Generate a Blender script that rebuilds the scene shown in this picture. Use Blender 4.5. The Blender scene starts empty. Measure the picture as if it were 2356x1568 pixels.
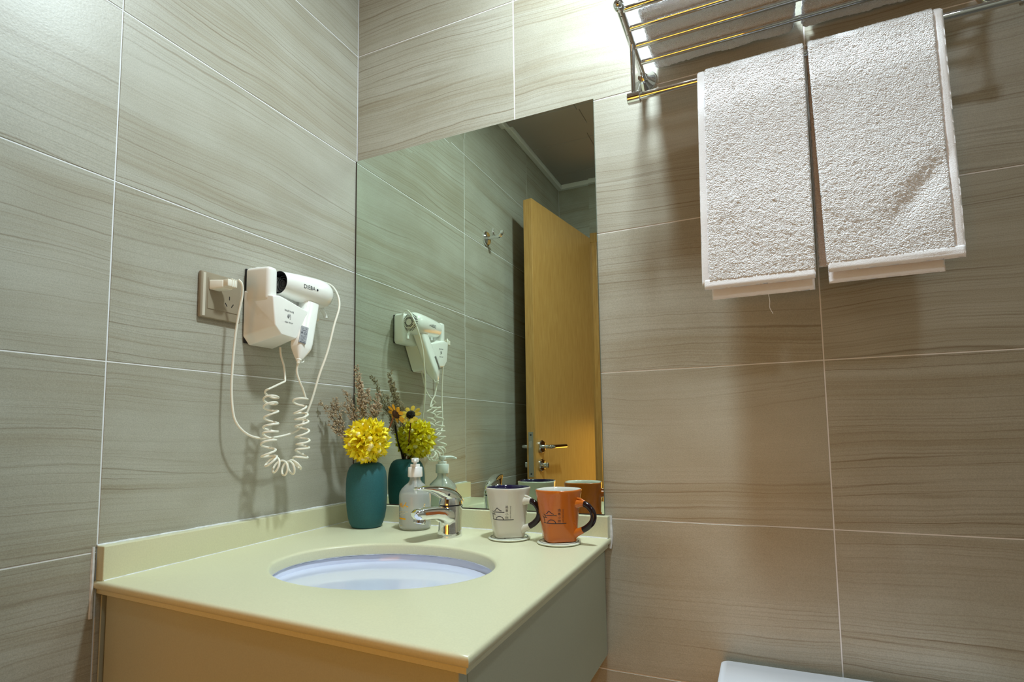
import bpy, bmesh, math, random
from mathutils import Vector, noise, Matrix
import numpy as np
random.seed(7)
sc = bpy.context.scene
C = sc.collection
PI = math.pi

# ------------------------------------------------------------------ camera, world, light, exposure
CAM = (0.9579, -1.1482, 1.0763); YAW, PIT, ROL, FPX = -0.4275, 0.0846, -0.0129, 1288.7
cy, sy, cp, sp, cr, sr = math.cos(YAW), math.sin(YAW), math.cos(PIT), math.sin(PIT), math.cos(ROL), math.sin(ROL)
fw = Vector((sy*cp, cy*cp, sp)); rt = Vector((cy, -sy, 0)); upv = rt.cross(fw)
r2 = rt*cr + upv*sr; u2 = upv*cr - rt*sr
cd = bpy.data.cameras.new('camera'); cam = bpy.data.objects.new('camera', cd); C.objects.link(cam)
M = Matrix((( r2.x, u2.x, -fw.x, CAM[0]), (r2.y, u2.y, -fw.y, CAM[1]), (r2.z, u2.z, -fw.z, CAM[2]), (0, 0, 0, 1)))
cam.matrix_world = M
cd.sensor_width = 36; cd.lens = FPX/2356*36; cd.shift_x = 9.1/2356; cd.shift_y = 102.57/2356
cd.clip_start = 0.02
sc.camera = cam
w = bpy.data.worlds.new('world'); sc.world = w; w.use_nodes = True
w.node_tree.nodes['Background'].inputs[0].default_value = (0.02, 0.016, 0.012, 1)
w.node_tree.nodes['Background'].inputs[1].default_value = 1.0

def area(name, loc, look, sx, sy_, power, col, shape='RECTANGLE', spread=180):
    l = bpy.data.lights.new(name, 'AREA'); l.shape = shape; l.size = sx; l.size_y = sy_
    l.energy = power; l.color = col; l.spread = math.radians(spread)
    o = bpy.data.objects.new(name, l); C.objects.link(o); o.location = loc
    o.rotation_euler = (Vector(look)-Vector(loc)).to_track_quat('-Z', 'Y').to_euler()
    return o
LAMP = (0.785, -0.40, 2.378)
area('ceiling_lamp_or_fill_light', LAMP, (LAMP[0], LAMP[1], 0), 0.13, 0.13, 12.8, (0.82, 0.965, 1.0), 'DISK')
FILL_LAMP = (1.50, -1.25, 2.378)  # unseen fill lamp, added to brighten the lower right and cabinet side
area('ceiling_lamp_or_fill_light', FILL_LAMP, (1.50, -1.25, 0), 0.16, 0.16, 2.6, (0.86, 0.97, 1.0), 'DISK')
area('hall_lamp_light', (0.62, -2.45, 0.60), (0.62, 0.0, 0.60), 0.66, 1.05, 6.8, (1.0, 0.42, 0.05))
sc.view_settings.view_transform = 'Standard'; sc.view_settings.look = 'None'
sc.view_settings.exposure = 0.55; sc.view_settings.gamma = 1.0
sc.view_settings.use_curve_mapping = False
cyc = sc.cycles
cyc.use_denoising = True
try: cyc.denoiser = 'OPENIMAGEDENOISE'
except Exception: pass
cyc.max_bounces = 10; cyc.diffuse_bounces = 5; cyc.glossy_bounces = 6; cyc.transmission_bounces = 8
cyc.caustics_reflective = True; cyc.caustics_refractive = True; cyc.blur_glossy = 0.3
cyc.sample_clamp_indirect = 12.0

# ------------------------------------------------------------------ materials
def S(r, g, b):
    f = lambda c: ((c/255+0.055)/1.055)**2.4 if c > 10 else c/255/12.92
    return (f(r), f(g), f(b), 1)
def mat(name, col, rough=0.5, metal=0.0, bump=0, bscale=200, coat=0, trans=0, ior=1.45, spec=0.5, var=0, vscale=30, sheen=0, sss=0):
    m = bpy.data.materials.new(name); m.use_nodes = True
    nt = m.node_tree; p = nt.nodes['Principled BSDF']
    p.inputs['Base Color'].default_value = col; p.inputs['Roughness'].default_value = rough
    p.inputs['Metallic'].default_value = metal; p.inputs['IOR'].default_value = ior
    p.inputs['Coat Weight'].default_value = coat; p.inputs['Coat Roughness'].default_value = 0.08
    p.inputs['Transmission Weight'].default_value = trans
    p.inputs['Specular IOR Level'].default_value = spec
    p.inputs['Sheen Weight'].default_value = sheen
    if sss:
        p.inputs['Subsurface Weight'].default_value = sss; p.inputs['Subsurface Radius'].default_value = (0.01, 0.008, 0.006)
        p.inputs['Subsurface Scale'].default_value = 0.3
    tc = nt.nodes.new('ShaderNodeTexCoord')
    if var:
        n = nt.nodes.new('ShaderNodeTexNoise'); n.inputs['Scale'].default_value = vscale; n.inputs['Detail'].default_value = 6
        nt.links.new(tc.outputs['Object'], n.inputs['Vector'])
        mx = nt.nodes.new('ShaderNodeMix'); mx.data_type = 'RGBA'
        mx.inputs[6].default_value = tuple(c*(1-var) for c in col[:3])+(1,)
        mx.inputs[7].default_value = tuple(min(1, c*(1+var)) for c in col[:3])+(1,)
        rp = nt.nodes.new('ShaderNodeValToRGB'); rp.color_ramp.elements[0].position = 0.3; rp.color_ramp.elements[1].position = 0.7
        nt.links.new(n.outputs['Fac'], rp.inputs[0]); nt.links.new(rp.outputs[0], mx.inputs[0])
        nt.links.new(mx.outputs[2], p.inputs['Base Color'])
    if bump:
        n = nt.nodes.new('ShaderNodeTexNoise'); n.inputs['Scale'].default_value = bscale; n.inputs['Detail'].default_value = 4
        nt.links.new(tc.outputs['Object'], n.inputs['Vector'])
        b = nt.nodes.new('ShaderNodeBump'); b.inputs['Strength'].default_value = bump; b.inputs['Distance'].default_value = 0.001
        nt.links.new(n.outputs['Fac'], b.inputs['Height']); nt.links.new(b.outputs[0], p.inputs['Normal'])
    return m

def tile_material():
    m = bpy.data.materials.new('veined_stone_tile'); m.use_nodes = True
    nt = m.node_tree; N = nt.nodes.new; L = nt.links.new
    p = nt.nodes['Principled BSDF']
    uv = N('ShaderNodeUVMap'); oi = N('ShaderNodeObjectInfo')
    sep = N('ShaderNodeSeparateXYZ'); L(uv.outputs[0], sep.inputs[0])
    def math_(op, a, b=None, c=None):
        n = N('ShaderNodeMath'); n.operation = op
        for i, v in enumerate((a, b, c)):
            if v is None: continue
            if isinstance(v, (int, float)): n.inputs[i].default_value = v
            else: L(v, n.inputs[i])
        return n.outputs[0]
    def noise_(vec, scale, detail=2, rough=0.5):
        n = N('ShaderNodeTexNoise'); n.inputs['Scale'].default_value = scale; n.inputs['Detail'].default_value = detail
        n.inputs['Roughness'].default_value = rough; L(vec, n.inputs['Vector']); return n.outputs['Fac']
    def comb(x, y, z):
        n = N('ShaderNodeCombineXYZ')
        for i, v in enumerate((x, y, z)):
            if isinstance(v, (int, float)): n.inputs[i].default_value = v
            else: L(v, n.inputs[i])
        return n.outputs[0]
    def ramp(fac, stops):
        n = N('ShaderNodeValToRGB'); r = n.color_ramp
        while len(r.elements) < len(stops): r.elements.new(0.5)
        for e, (pos, v) in zip(r.elements, stops): e.position = pos; e.color = (v, v, v, 1) if isinstance(v, (int, float)) else v
        L(fac, n.inputs[0]); return n.outputs[0]
    u, v = sep.outputs[0], sep.outputs[1]
    rnd = math_('MULTIPLY', oi.outputs['Random'], 37.0)
    rnd2 = math_('FRACT', math_('MULTIPLY', oi.outputs['Random'], 13.7))
    tilt = math_('MULTIPLY', math_('SUBTRACT', rnd2, 0.5), 0.08)
    big = math_('MULTIPLY', math_('SUBTRACT', noise_(comb(math_('MULTIPLY', u, 2.2), math_('MULTIPLY', v, 3.5), rnd), 1.0, 1), 0.5), 0.055)
    wig = math_('MULTIPLY', math_('SUBTRACT', noise_(comb(math_('MULTIPLY', u, 14), math_('MULTIPLY', v, 22), rnd), 1.0, 3), 0.5), 0.007)
    w_ = math_('ADD', math_('ADD', v, big), math_('ADD', math_('MULTIPLY', u, tilt), wig))
    # long thin veins: contour lines of the warped height, spacing and strength varied
    def lines(K, wobble, width, seed, stretch):
        f = math_('ADD', math_('MULTIPLY', w_, K), math_('MULTIPLY', noise_(comb(math_('MULTIPLY', u, 0.7), math_('MULTIPLY', w_, K*0.22), math_('ADD', rnd, seed)), 1.0, 2), wobble))
        d = math_('ABSOLUTE', math_('SUBTRACT', math_('FRACT', f), 0.5))
        ln = ramp(d, [(0.0, 1.0), (width*0.4, 0.55), (width, 0.0)])
        st = ramp(noise_(comb(math_('MULTIPLY', u, stretch), math_('MULTIPLY', math_('FLOOR', f), 3.7), math_('ADD', rnd, seed+3)), 1.0, 2), [(0.40, 0.0), (0.66, 1.0)])
        return math_('MULTIPLY', ln, st)
    l1 = lines(62.0, 5.0, 0.10, 1, 1.7)
    l2 = lines(150.0, 6.0, 0.20, 7, 2.4)
    n3 = noise_(comb(math_('MULTIPLY', u, 0.8), math_('MULTIPLY', w_, 24), math_('ADD', rnd, 9)), 1.0, 3)
    l3 = ramp(n3, [(0.45, 0.0), (0.68, 0.8)])
    n3b = noise_(comb(math_('MULTIPLY', u, 1.6), math_('MULTIPLY', w_, 260), math_('ADD', rnd, 3)), 1.0, 2)
    dens = ramp(noise_(comb(math_('MULTIPLY', u, 0.9), math_('MULTIPLY', w_, 6.0), math_('ADD', rnd, 20)), 1.0, 2), [(0.32, 0.08), (0.54, 1.0)])
    veins = math_('MINIMUM', math_('MULTIPLY', math_('ADD', math_('MULTIPLY', l1, 1.0), math_('MULTIPLY', l2, 0.55)), dens), 1.0)
    haze = math_('MULTIPLY', math_('ADD', math_('MULTIPLY', l3, 0.62), math_('MULTIPLY', math_('SUBTRACT', n3b, 0.42), 1.1)), math_('ADD', math_('MULTIPLY', dens, 0.75), 0.10))
    haze = math_('MAXIMUM', math_('MINIMUM', haze, 1.0), 0.0)
    cloud = noise_(comb(math_('MULTIPLY', u, 6), math_('MULTIPLY', v, 9), rnd), 1.0, 4)
    grain = noise_(comb(u, v, rnd), 620, 2)
    c0 = N('ShaderNodeMix'); c0.data_type = 'RGBA'; c0.inputs[6].default_value = (0.45, 0.442, 0.378, 1); c0.inputs[7].default_value = (0.385, 0.370, 0.302, 1)
    L(ramp(cloud, [(0.35, 0.0), (0.68, 1.0)]), c0.inputs[0])
    c1 = N('ShaderNodeMix'); c1.data_type = 'RGBA'; c1.inputs[7].default_value = (0.285, 0.240, 0.155, 1); L(c0.outputs[2], c1.inputs[6]); L(haze, c1.inputs[0])
    c2 = N('ShaderNodeMix'); c2.data_type = 'RGBA'; c2.inputs[7].default_value = (0.165, 0.120, 0.062, 1); L(c1.outputs[2], c2.inputs[6]); L(math_('MULTIPLY', veins, 0.80), c2.inputs[0])
    g = math_('ADD', math_('MULTIPLY', math_('SUBTRACT', grain, 0.5), 0.55), 1.0)
    sc_ = N('ShaderNodeVectorMath'); sc_.operation = 'SCALE'; L(c2.outputs[2], sc_.inputs[0]); L(g, sc_.inputs['Scale'])
    L(sc_.outputs[0], p.inputs['Base Color'])
    p.inputs['Roughness'].default_value = 0.40; p.inputs['Specular IOR Level'].default_value = 0.60
    b = N('ShaderNodeBump'); b.inputs['Strength'].default_value = 0.25; b.inputs['Distance'].default_value = 0.0006
    L(math_('ADD', noise_(comb(u, v, rnd), 300, 3), math_('MULTIPLY', cloud, 1.5)), b.inputs['Height']); L(b.outputs[0], p.inputs['Normal'])
    return m

def wood_material():
    m = bpy.data.materials.new('door_veneer'); m.use_nodes = True
    nt = m.node_tree; N = nt.nodes.new; L = nt.links.new; p = nt.nodes['Principled BSDF']
    tc = N('ShaderNodeTexCoord'); mp = N('ShaderNodeMapping'); mp.inputs['Scale'].default_value = (60, 60, 2.5)
    L(tc.outputs['Object'], mp.inputs[0]); n = N('ShaderNodeTexNoise'); n.inputs['Detail'].default_value = 6; n.inputs['Distortion'].default_value = 0.4
    L(mp.outputs[0], n.inputs['Vector']); r = N('ShaderNodeValToRGB'); L(n.outputs['Fac'], r.inputs[0])
    r.color_ramp.elements[0].position = 0.3; r.color_ramp.elements[0].color = (0.46, 0.235, 0.062, 1)
    r.color_ramp.elements[1].position = 0.72; r.color_ramp.elements[1].color = (0.62, 0.36, 0.115, 1)
    L(r.outputs[0], p.inputs['Base Color']); p.inputs['Roughness'].default_value = 0.33
    return m

def terry_material(name='white_terry'):
    m = bpy.data.materials.new(name); m.use_nodes = True
    nt = m.node_tree; N = nt.nodes.new; L = nt.links.new; p = nt.nodes['Principled BSDF']
    tc = N('ShaderNodeTexCoord'); n = N('ShaderNodeTexNoise'); n.inputs['Scale'].default_value = 420; n.inputs['Detail'].default_value = 3
    v = N('ShaderNodeTexVoronoi'); v.inputs['Scale'].default_value = 520
    L(tc.outputs['Object'], n.inputs['Vector']); L(tc.outputs['Object'], v.inputs['Vector'])
    a = N('ShaderNodeMath'); a.operation = 'SUBTRACT'; L(n.outputs['Fac'], a.inputs[0]); L(v.outputs['Distance'], a.inputs[1])
    b = N('ShaderNodeBump'); b.inputs['Strength'].default_value = 0.9; b.inputs['Distance'].default_value = 0.0020
    L(a.outputs[0], b.inputs['Height']); L(b.outputs[0], p.inputs['Normal'])
    p.inputs['Base Color'].default_value = (0.89, 0.905, 0.95, 1); p.inputs['Roughness'].default_value = 0.95
    p.inputs['Sheen Weight'].default_value = 0.25; p.inputs['Specular IOR Level'].default_value = 0.1
    return m

MT = dict(
    tile=tile_material(), wood=wood_material(), terry=terry_material(),
    grout=mat('white_grout', (0.86, 0.87, 0.90, 1), 0.7),
    hem=mat('towel_hem', (0.88, 0.89, 0.94, 1), 0.85, bump=0.5, bscale=900),
    ceil=mat('ceiling_panel', (0.36, 0.33, 0.31, 1), 0.45),
    trimw=mat('ceiling_trim', (0.80, 0.82, 0.80, 1), 0.4),
    floor=mat('floor_tile', (0.16, 0.145, 0.12, 1), 0.4, bump=0.2, var=0.15, vscale=8),
    stone=mat('cream_solid_surface', (0.70, 0.685, 0.475, 1), 0.30, var=0.035, vscale=420, bump=0.03, bscale=60, spec=0.45),
    cab=mat('cabinet_panel', (0.48, 0.49, 0.37, 1), 0.5, var=0.04, vscale=500),
    dark=mat('dark_gap', (0.05, 0.035, 0.025, 1), 0.6),
    seal=mat('silicone_seal', (0.78, 0.80, 0.82, 1), 0.4, var=0.15, vscale=120),
    basin=mat('basin_ceramic', (0.75, 0.79, 0.96, 1), 0.12, coat=0.6),
    ceramic=mat('toilet_ceramic', (0.82, 0.86, 0.96, 1), 0.15, coat=0.5),
    chrome=mat('chrome', (0.80, 0.81, 0.83, 1), 0.045, 1.0),
    steel=mat('brushed_steel', (0.62, 0.62, 0.60, 1), 0.28, 1.0),
    black=mat('black_plastic', (0.012, 0.011, 0.014, 1), 0.3),
    ink=mat('dark_print', (0.02, 0.022, 0.035, 1), 0.5),
    white=mat('white_plastic', (0.92, 0.92, 0.88, 1), 0.22, coat=0.35, sss=0.0),
    cord=mat('cream_cord', (0.88, 0.86, 0.76, 1), 0.35),
    grey=mat('grey_sticker', (0.30, 0.31, 0.33, 1), 0.45),
    socket=mat('champagne_plastic', (0.31, 0.262, 0.185, 1), 0.30, coat=0.2, bump=0.1, bscale=900),
    socketlt=mat('champagne_edge', (0.62, 0.57, 0.47, 1), 0.25),
    teal=mat('matt_teal_glaze', (0.018, 0.115, 0.130, 1), 0.62, bump=0.5, bscale=500, var=0.18, vscale=700),
    yellow=mat('yellow_petal', (0.93, 0.78, 0.02, 1), 0.55, var=0.12, vscale=90),
    yellow2=mat('pale_yellow_tip', (0.90, 0.82, 0.35, 1), 0.5),
    orangep=mat('amber_petal', (0.85, 0.52, 0.06, 1), 0.55, var=0.15, vscale=90),
    seed=mat('seed_head', (0.020, 0.012, 0.010, 1), 0.8),
    stem=mat('dark_stem', (0.055, 0.025, 0.014, 1), 0.7),
    stemb=mat('brown_stem', (0.20, 0.062, 0.02, 1), 0.6),
    twig=mat('dried_twig', (0.20, 0.155, 0.085, 1), 0.8),
    bud=mat('dried_bud', (0.44, 0.35, 0.235, 1), 0.8, var=0.45, vscale=260),
    pump=mat('pump_white', (0.86, 0.86, 0.86, 1), 0.25, coat=0.2),
    amber=mat('orange_print', (0.90, 0.42, 0.0, 1), 0.5),
    amberf=mat('faint_orange_print', (0.78, 0.58, 0.30, 1), 0.5),
    mugw=mat('mug_white_glaze', (0.64, 0.62, 0.545, 1), 0.22, coat=0.4),
    mugo=mat('mug_orange_glaze', (0.55, 0.135, 0.012, 1), 0.22, coat=0.4),
    mugdark=mat('mug_dark_glaze', (0.016, 0.007, 0.009, 1), 0.12, coat=0.15, spec=0.4),
    mugnavy=mat('mug_navy_lining', (0.012, 0.009, 0.05, 1), 0.12, coat=0.6),
    muglin=mat('mug_white_lining', (0.72, 0.70, 0.64, 1), 0.15, coat=0.4),
    coaster=mat('coaster_glaze', (0.72, 0.75, 0.62, 1), 0.25, coat=0.3),
    hall=mat('hall_plaster', (0.45, 0.33, 0.20, 1), 0.7),
    mirror=mat('mirror_silver', (0.70, 0.80, 0.69, 1), 0.0, 1.0),
    mirroredge=mat('mirror_edge', (0.10, 0.16, 0.12, 1), 0.15),
)
def emission(name, col, s):
    m = bpy.data.materials.new(name); m.use_nodes = True; nt = m.node_tree
    p = nt.nodes['Principled BSDF']; p.inputs['Emission Color'].default_value = col; p.inputs['Emission Strength'].default_value = s
    return m
MT['glow'] = emission('lamp_diffuser', (0.92, 0.97, 1, 1), 6.0)
# translucent soap bottle
def bottle_material():
    m = bpy.data.materials.new('frosted_plastic'); m.use_nodes = True; nt = m.node_tree; p = nt.nodes['Principled BSDF']
    p.inputs['Base Color'].default_value = (0.98, 1.0, 0.99, 1); p.inputs['Roughness'].default_value = 0.20
    p.inputs['Transmission Weight'].default_value = 0.80; p.inputs['IOR'].default_value = 1.18; p.inputs['Coat Weight'].default_value = 0.3
    return m
MT['bottle'] = bottle_material()
def liquid_material():
    m = bpy.data.materials.new('hand_soap_liquid'); m.use_nodes = True; nt = m.node_tree; p = nt.nodes['Principled BSDF']
    p.inputs['Base Color'].default_value = (0.97, 1.0, 0.96, 1); p.inputs['Roughness'].default_value = 0.25
    p.inputs['Transmission Weight'].default_value = 0.72; p.inputs['IOR'].default_value = 1.12
    return m
MT['liquid'] = liquid_material()

# ------------------------------------------------------------------ helpers
ORG = {}
def tagit(o, label=None, cat=None, group=None, kind=None):
    if label: o['label'] = label
    if cat: o['category'] = cat
    if group: o['group'] = group
    if kind: o['kind'] = kind
    return o
def thing(name, label, cat, loc, group=None):
    o = bpy.data.objects.new(name, None); C.objects.link(o); o.location = loc; o.empty_display_size = 0.02
    ORG[o.name] = Vector(loc)
    return tagit(o, label, cat, group)
def org(o):
    return ORG.get(o.name, Vector((0, 0, 0))) if o else Vector((0, 0, 0))
def mesh(name, verts, faces, material, parent=None, smooth=True, label=None, uvs=None, angle=None):
    og = org(parent)
    me = bpy.data.meshes.new(name)
    me.from_pydata([(v[0]-og.x, v[1]-og.y, v[2]-og.z) for v in verts], [], faces)
    if uvs is not None:
        ul = me.uv_layers.new(name='UVMap')
        for i, l in enumerate(me.loops): ul.data[i].uv = uvs[l.vertex_index]
    bm = bmesh.new(); bm.from_mesh(me)
    if name not in ('mirror_glass',): bmesh.ops.recalc_face_normals(bm, faces=bm.faces)
    if smooth:
        for f in bm.faces: f.smooth = True
        a = math.radians(angle or 38)
        for e in bm.edges:
            if len(e.link_faces) == 2 and e.calc_face_angle(0) > a: e.smooth = False
    bm.to_mesh(me); bm.free()
    me.materials.append(material)
    o = bpy.data.objects.new(name, me); C.objects.link(o)
    if parent:
        o.parent = parent
    ORG[o.name] = og if parent else Vector((0, 0, 0))
    if label: o['label'] = label
    return o
class MB:
    def __init__(s): s.v = []; s.f = []
    def add(s, v, f):
        k = len(s.v); s.v += [tuple(x) for x in v]; s.f += [tuple(i+k for i in q) for q in f]; return s
    def build(s, name, m, parent=None, **k): return mesh(name, s.v, s.f, m, parent, **k)
def g_box(lo, hi, bev=0.0, seg=2):
    bm = bmesh.new(); bmesh.ops.create_cube(bm, size=1)
    for v in bm.verts:
        v.co = Vector([lo[i] + (v.co[i]+0.5)*(hi[i]-lo[i]) for i in range(3)])
    if bev: bmesh.ops.bevel(bm, geom=list(bm.edges), offset=bev, segments=seg, affect='EDGES', profile=0.5)
    r = ([v.co.copy() for v in bm.verts], [[v.index for v in f.verts] for f in bm.faces]); bm.free(); return r
def bev_mesh(verts, faces, off, seg=2, edges=None):
    bm = bmesh.new(); vs = [bm.verts.new(v) for v in verts]
    for f in faces: bm.faces.new([vs[i] for i in f])
    bmesh.ops.recalc_face_normals(bm, faces=bm.faces)
    es = [e for e in bm.edges if (edges is None or edges(e.verts[0].co, e.verts[1].co)) and e.calc_face_angle(0) > 0.3]
    bmesh.ops.bevel(bm, geom=es, offset=off, segments=seg, affect='EDGES', profile=0.5, clamp_overlap=True)
    bm.verts.index_update()
    r = ([v.co.copy() for v in bm.verts], [[v.index for v in f.verts] for f in bm.faces]); bm.free(); return r
def loft(rings, cap0=True, cap1=True, closed=True):
    n = len(rings[0]); v = [p for r in rings for p in r]; f = []
    for i in range(len(rings)-1):
        for j in range(n if closed else n-1):
            a = i*n+j; b = i*n+(j+1) % n; f.append((a, b, b+n, a+n))
    if cap0: f.append(tuple(range(n))[::-1])
    if cap1: f.append(tuple((len(rings)-1)*n+j for j in range(n)))
    return v, f
def lathe(prof, c, n=48, axis=None):
    rings = []
    for r, z in prof:
        rings.append([Vector((c[0]+r*math.cos(2*PI*k/n), c[1]+r*math.sin(2*PI*k/n), c[2]+z)) for k in range(n)])
    return loft(rings, prof[0][0] > 1e-6, prof[-1][0] > 1e-6)
def frame(d):
    d = Vector(d).normalized(); a = Vector((0, 0, 1)) if abs(d.z) < 0.9 else Vector((1, 0, 0))
    u = d.cross(a).normalized(); return u, d.cross(u).normalized(), d
def lathe_dir(prof, o, d, n=32):
    u, v, d = frame(d); o = Vector(o); rings = []
    for r, z in prof: rings.append([o + d*z + (u*math.cos(2*PI*k/n)+v*math.sin(2*PI*k/n))*r for k in range(n)])
    return loft(rings, prof[0][0] > 1e-6, prof[-1][0] > 1e-6)
def cat(P, n=8):
    P = [Vector(p) for p in P]; Q = [P[0]*2-P[1]]+P+[P[-1]*2-P[-2]]; out = []
    for i in range(1, len(Q)-2):
        a, b, c, d = Q[i-1:i+3]
        for k in range(n):
            t = k/n; out.append(0.5*((2*b)+(c-a)*t+(2*a-5*b+4*c-d)*t*t+(3*b-a-3*c+d)*t**3))
    out.append(P[-1]); return out
def tube(P, r, n=10, caps=True):
    P = [Vector(p) for p in P]; N_ = len(P); rings = []
    t0 = (P[1]-P[0]).normalized(); u = frame(t0)[0]
    for i in range(N_):
        t = (P[min(i+1, N_-1)]-P[max(i-1, 0)]).normalized()
        u = (u - t*u.dot(t)); u.normalize(); v = t.cross(u)
        rr = r[i] if isinstance(r, (list, tuple)) else (r(i/(N_-1)) if callable(r) else r)
        ra, rb = rr if isinstance(rr, tuple) else (rr, rr)
        rings.append([P[i]+u*(ra*math.cos(2*PI*k/n))+v*(rb*math.sin(2*PI*k/n)) for k in range(n)])
    return loft(rings, caps, caps)
def rrect(w, h, r, n=5):
    pts = []
    for cx, cy_, a0 in ((w-r, h-r, 0), (-w+r, h-r, 90), (-w+r, -h+r, 180), (w-r, -h+r, 270)):
        for k in range(n+1):
            a = math.radians(a0+90*k/n); pts.append((cx+r*math.cos(a), cy_+r*math.sin(a)))
    return pts
def seglen(P):
    L_ = [0]
    for a, b in zip(P, P[1:]): L_.append(L_[-1]+(b-a).length)
    return L_
def text_geo(body, size):
    cu = bpy.data.curves.new('t', 'FONT'); cu.body = body; cu.size = size; cu.align_x = 'CENTER'; cu.align_y = 'CENTER'; cu.resolution_u = 3
    o = bpy.data.objects.new('t', cu); C.objects.link(o)
    bpy.context.view_layer.update()
    me = bpy.data.meshes.new_from_object(o.evaluated_get(bpy.context.evaluated_depsgraph_get()))
    v = [x.co.copy() for x in me.vertices]; f = [list(p.vertices) for p in me.polygons]
    bpy.data.objects.remove(o); bpy.data.curves.remove(cu); bpy.data.meshes.remove(me)
    return v, f
def stroke2d(P, w):
    """a flat ribbon along a 2D polyline, returned as 2D verts + faces"""
    P = [Vector((p[0], p[1])) for p in P]; v = []; f = []
    for i, p in enumerate(P):
        t = (P[min(i+1, len(P)-1)]-P[max(i-1, 0)]).normalized(); n = Vector((-t.y, t.x))*w/2
        v += [p+n, p-n]
    for i in range(len(P)-1): f.append((2*i, 2*i+1, 2*i+3, 2*i+2))
    return [(q.x, q.y, 0) for q in v], f
def zc(x, y): return 0.857+0.010*(1+y/0.61)*(1-0.45*x/0.66)

# ------------------------------------------------------------------ room shell
X1, Y1, ZC = 1.90, -1.66, 2.40
DX0, DX1, DZ = 0.24, 0.98, 2.06      # doorway in the wall behind the camera
def slab(name, lo, hi, m): return tagit(mesh(name, *g_box(lo, hi), m, smooth=False), kind='structure')
G = 0.0009
wl = slab('wall_left', (-0.10, Y1-0.1, 0), (-G, 0.1, 2.6), MT['grout'])
wb = slab('wall_back', (-0.10+0.1, G, 0), (X1, 0.10, 2.6), MT['grout'])
wr = slab('wall_right', (X1+G, Y1-0.1, 0), (X1+0.10, 0.1, 2.6), MT['grout'])
m_ = MB()
m_.add(*g_box((0, Y1-0.10, 0), (DX0, Y1-G, 2.6))); m_.add(*g_box((DX1, Y1-0.10, 0), (X1, Y1-G, 2.6))); m_.add(*g_box((DX0, Y1-0.10, DZ), (DX1, Y1-G, 2.6)))
wf = tagit(m_.build('wall_front', MT['grout'], smooth=False), kind='structure')
slab('floor', (-0.1, Y1-1.6, -0.05), (X1+0.1, 0.1, 0), MT['floor'])
cl = slab('ceiling', (0, Y1, ZC+0.006), (X1, 0, ZC+0.06), MT['trimw'])

tile_cache = {}
def tile(parent, org_, au, w_, h_, nrm, uoff=0.0):
    """one tile: org_ = lower corner, au = direction along, nrm = outward"""
    g = 0.0011; key = (round(w_, 4), round(h_, 4), tuple(au), tuple(nrm))
    if key not in tile_cache:
        b = 0.0006; t = 0.005; au_ = Vector(au); n_ = Vector(nrm); z = Vector((0, 0, 1))
        def P(u, v, d): return au_*u+z*v+n_*d
        u0, u1, v0, v1 = g, w_-g, g, h_-g
        vs = [P(u0, v0, -t), P(u1, v0, -t), P(u1, v1, -t), P(u0, v1, -t),
              P(u0, v0, -b), P(u1, v0, -b), P(u1, v1, -b), P(u0, v1, -b),
              P(u0+b, v0+b, 0), P(u1-b, v0+b, 0), P(u1-b, v1-b, 0), P(u0+b, v1-b, 0)]
        fs = [(0, 1, 5, 4), (1, 2, 6, 5), (2, 3, 7, 6), (3, 0, 4, 7), (4, 5, 9, 8), (5, 6, 10, 9), (6, 7, 11, 10), (7, 4, 8, 11), (8, 9, 10, 11)]
        uvs = [(uoff+(q.dot(au_)), q.z) for q in vs]
        o = mesh('tile', vs, fs, MT['tile'], None, smooth=False, uvs=uvs)
        tile_cache[key] = o
    else:
        o = tile_cache[key].copy(); C.objects.link(o)
    o.parent = parent; o.location = org_
    return o
H = 0.30
def tile_wall(parent, start, au, nrm, cuts, z0=0.0, z1=2.4, skip=None):
    for r in range(8):
        for a, b in zip(cuts, cuts[1:]):
            za, zb = r*H, min((r+1)*H, z1)
            if skip:
                k = skip(a, b, za, zb)
                if k is None: continue
                a, b, za, zb = k
            tile(parent, Vector(start)+Vector(au)*a+Vector((0, 0, za)), au, b-a, zb-za, nrm)
tile_wall(wl, (0, 0, 0), (0, -1, 0), (1, 0, 0), [0, 0.6025, 1.205, 1.66])
tile_wall(wb, (0, 0, 0), (1, 0, 0), (0, -1, 0), [0, 0.4606, 1.0606, 1.6606, 1.90])
tile_wall(wr, (X1, 0, 0), (0, -1, 0), (-1, 0, 0), [0, 0.6025, 1.205, 1.66])
def skp(a, b, za, zb):
    if a < DX1+0.05 and b > DX0-0.05 and za < DZ:
        if b <= DX0+0.01 or a >= DX1: return (a, b, za, zb)
        if zb <= DZ: return None
        return (a, b, max(za, DZ+0.05), zb)
    return (a, b, za, zb)
tile_wall(wf, (0, Y1, 0), (1, 0, 0), (0, 1, 0), [0, 0.20, 0.60, 1.02, 1.4606, 1.90], skip=skp)
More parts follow.
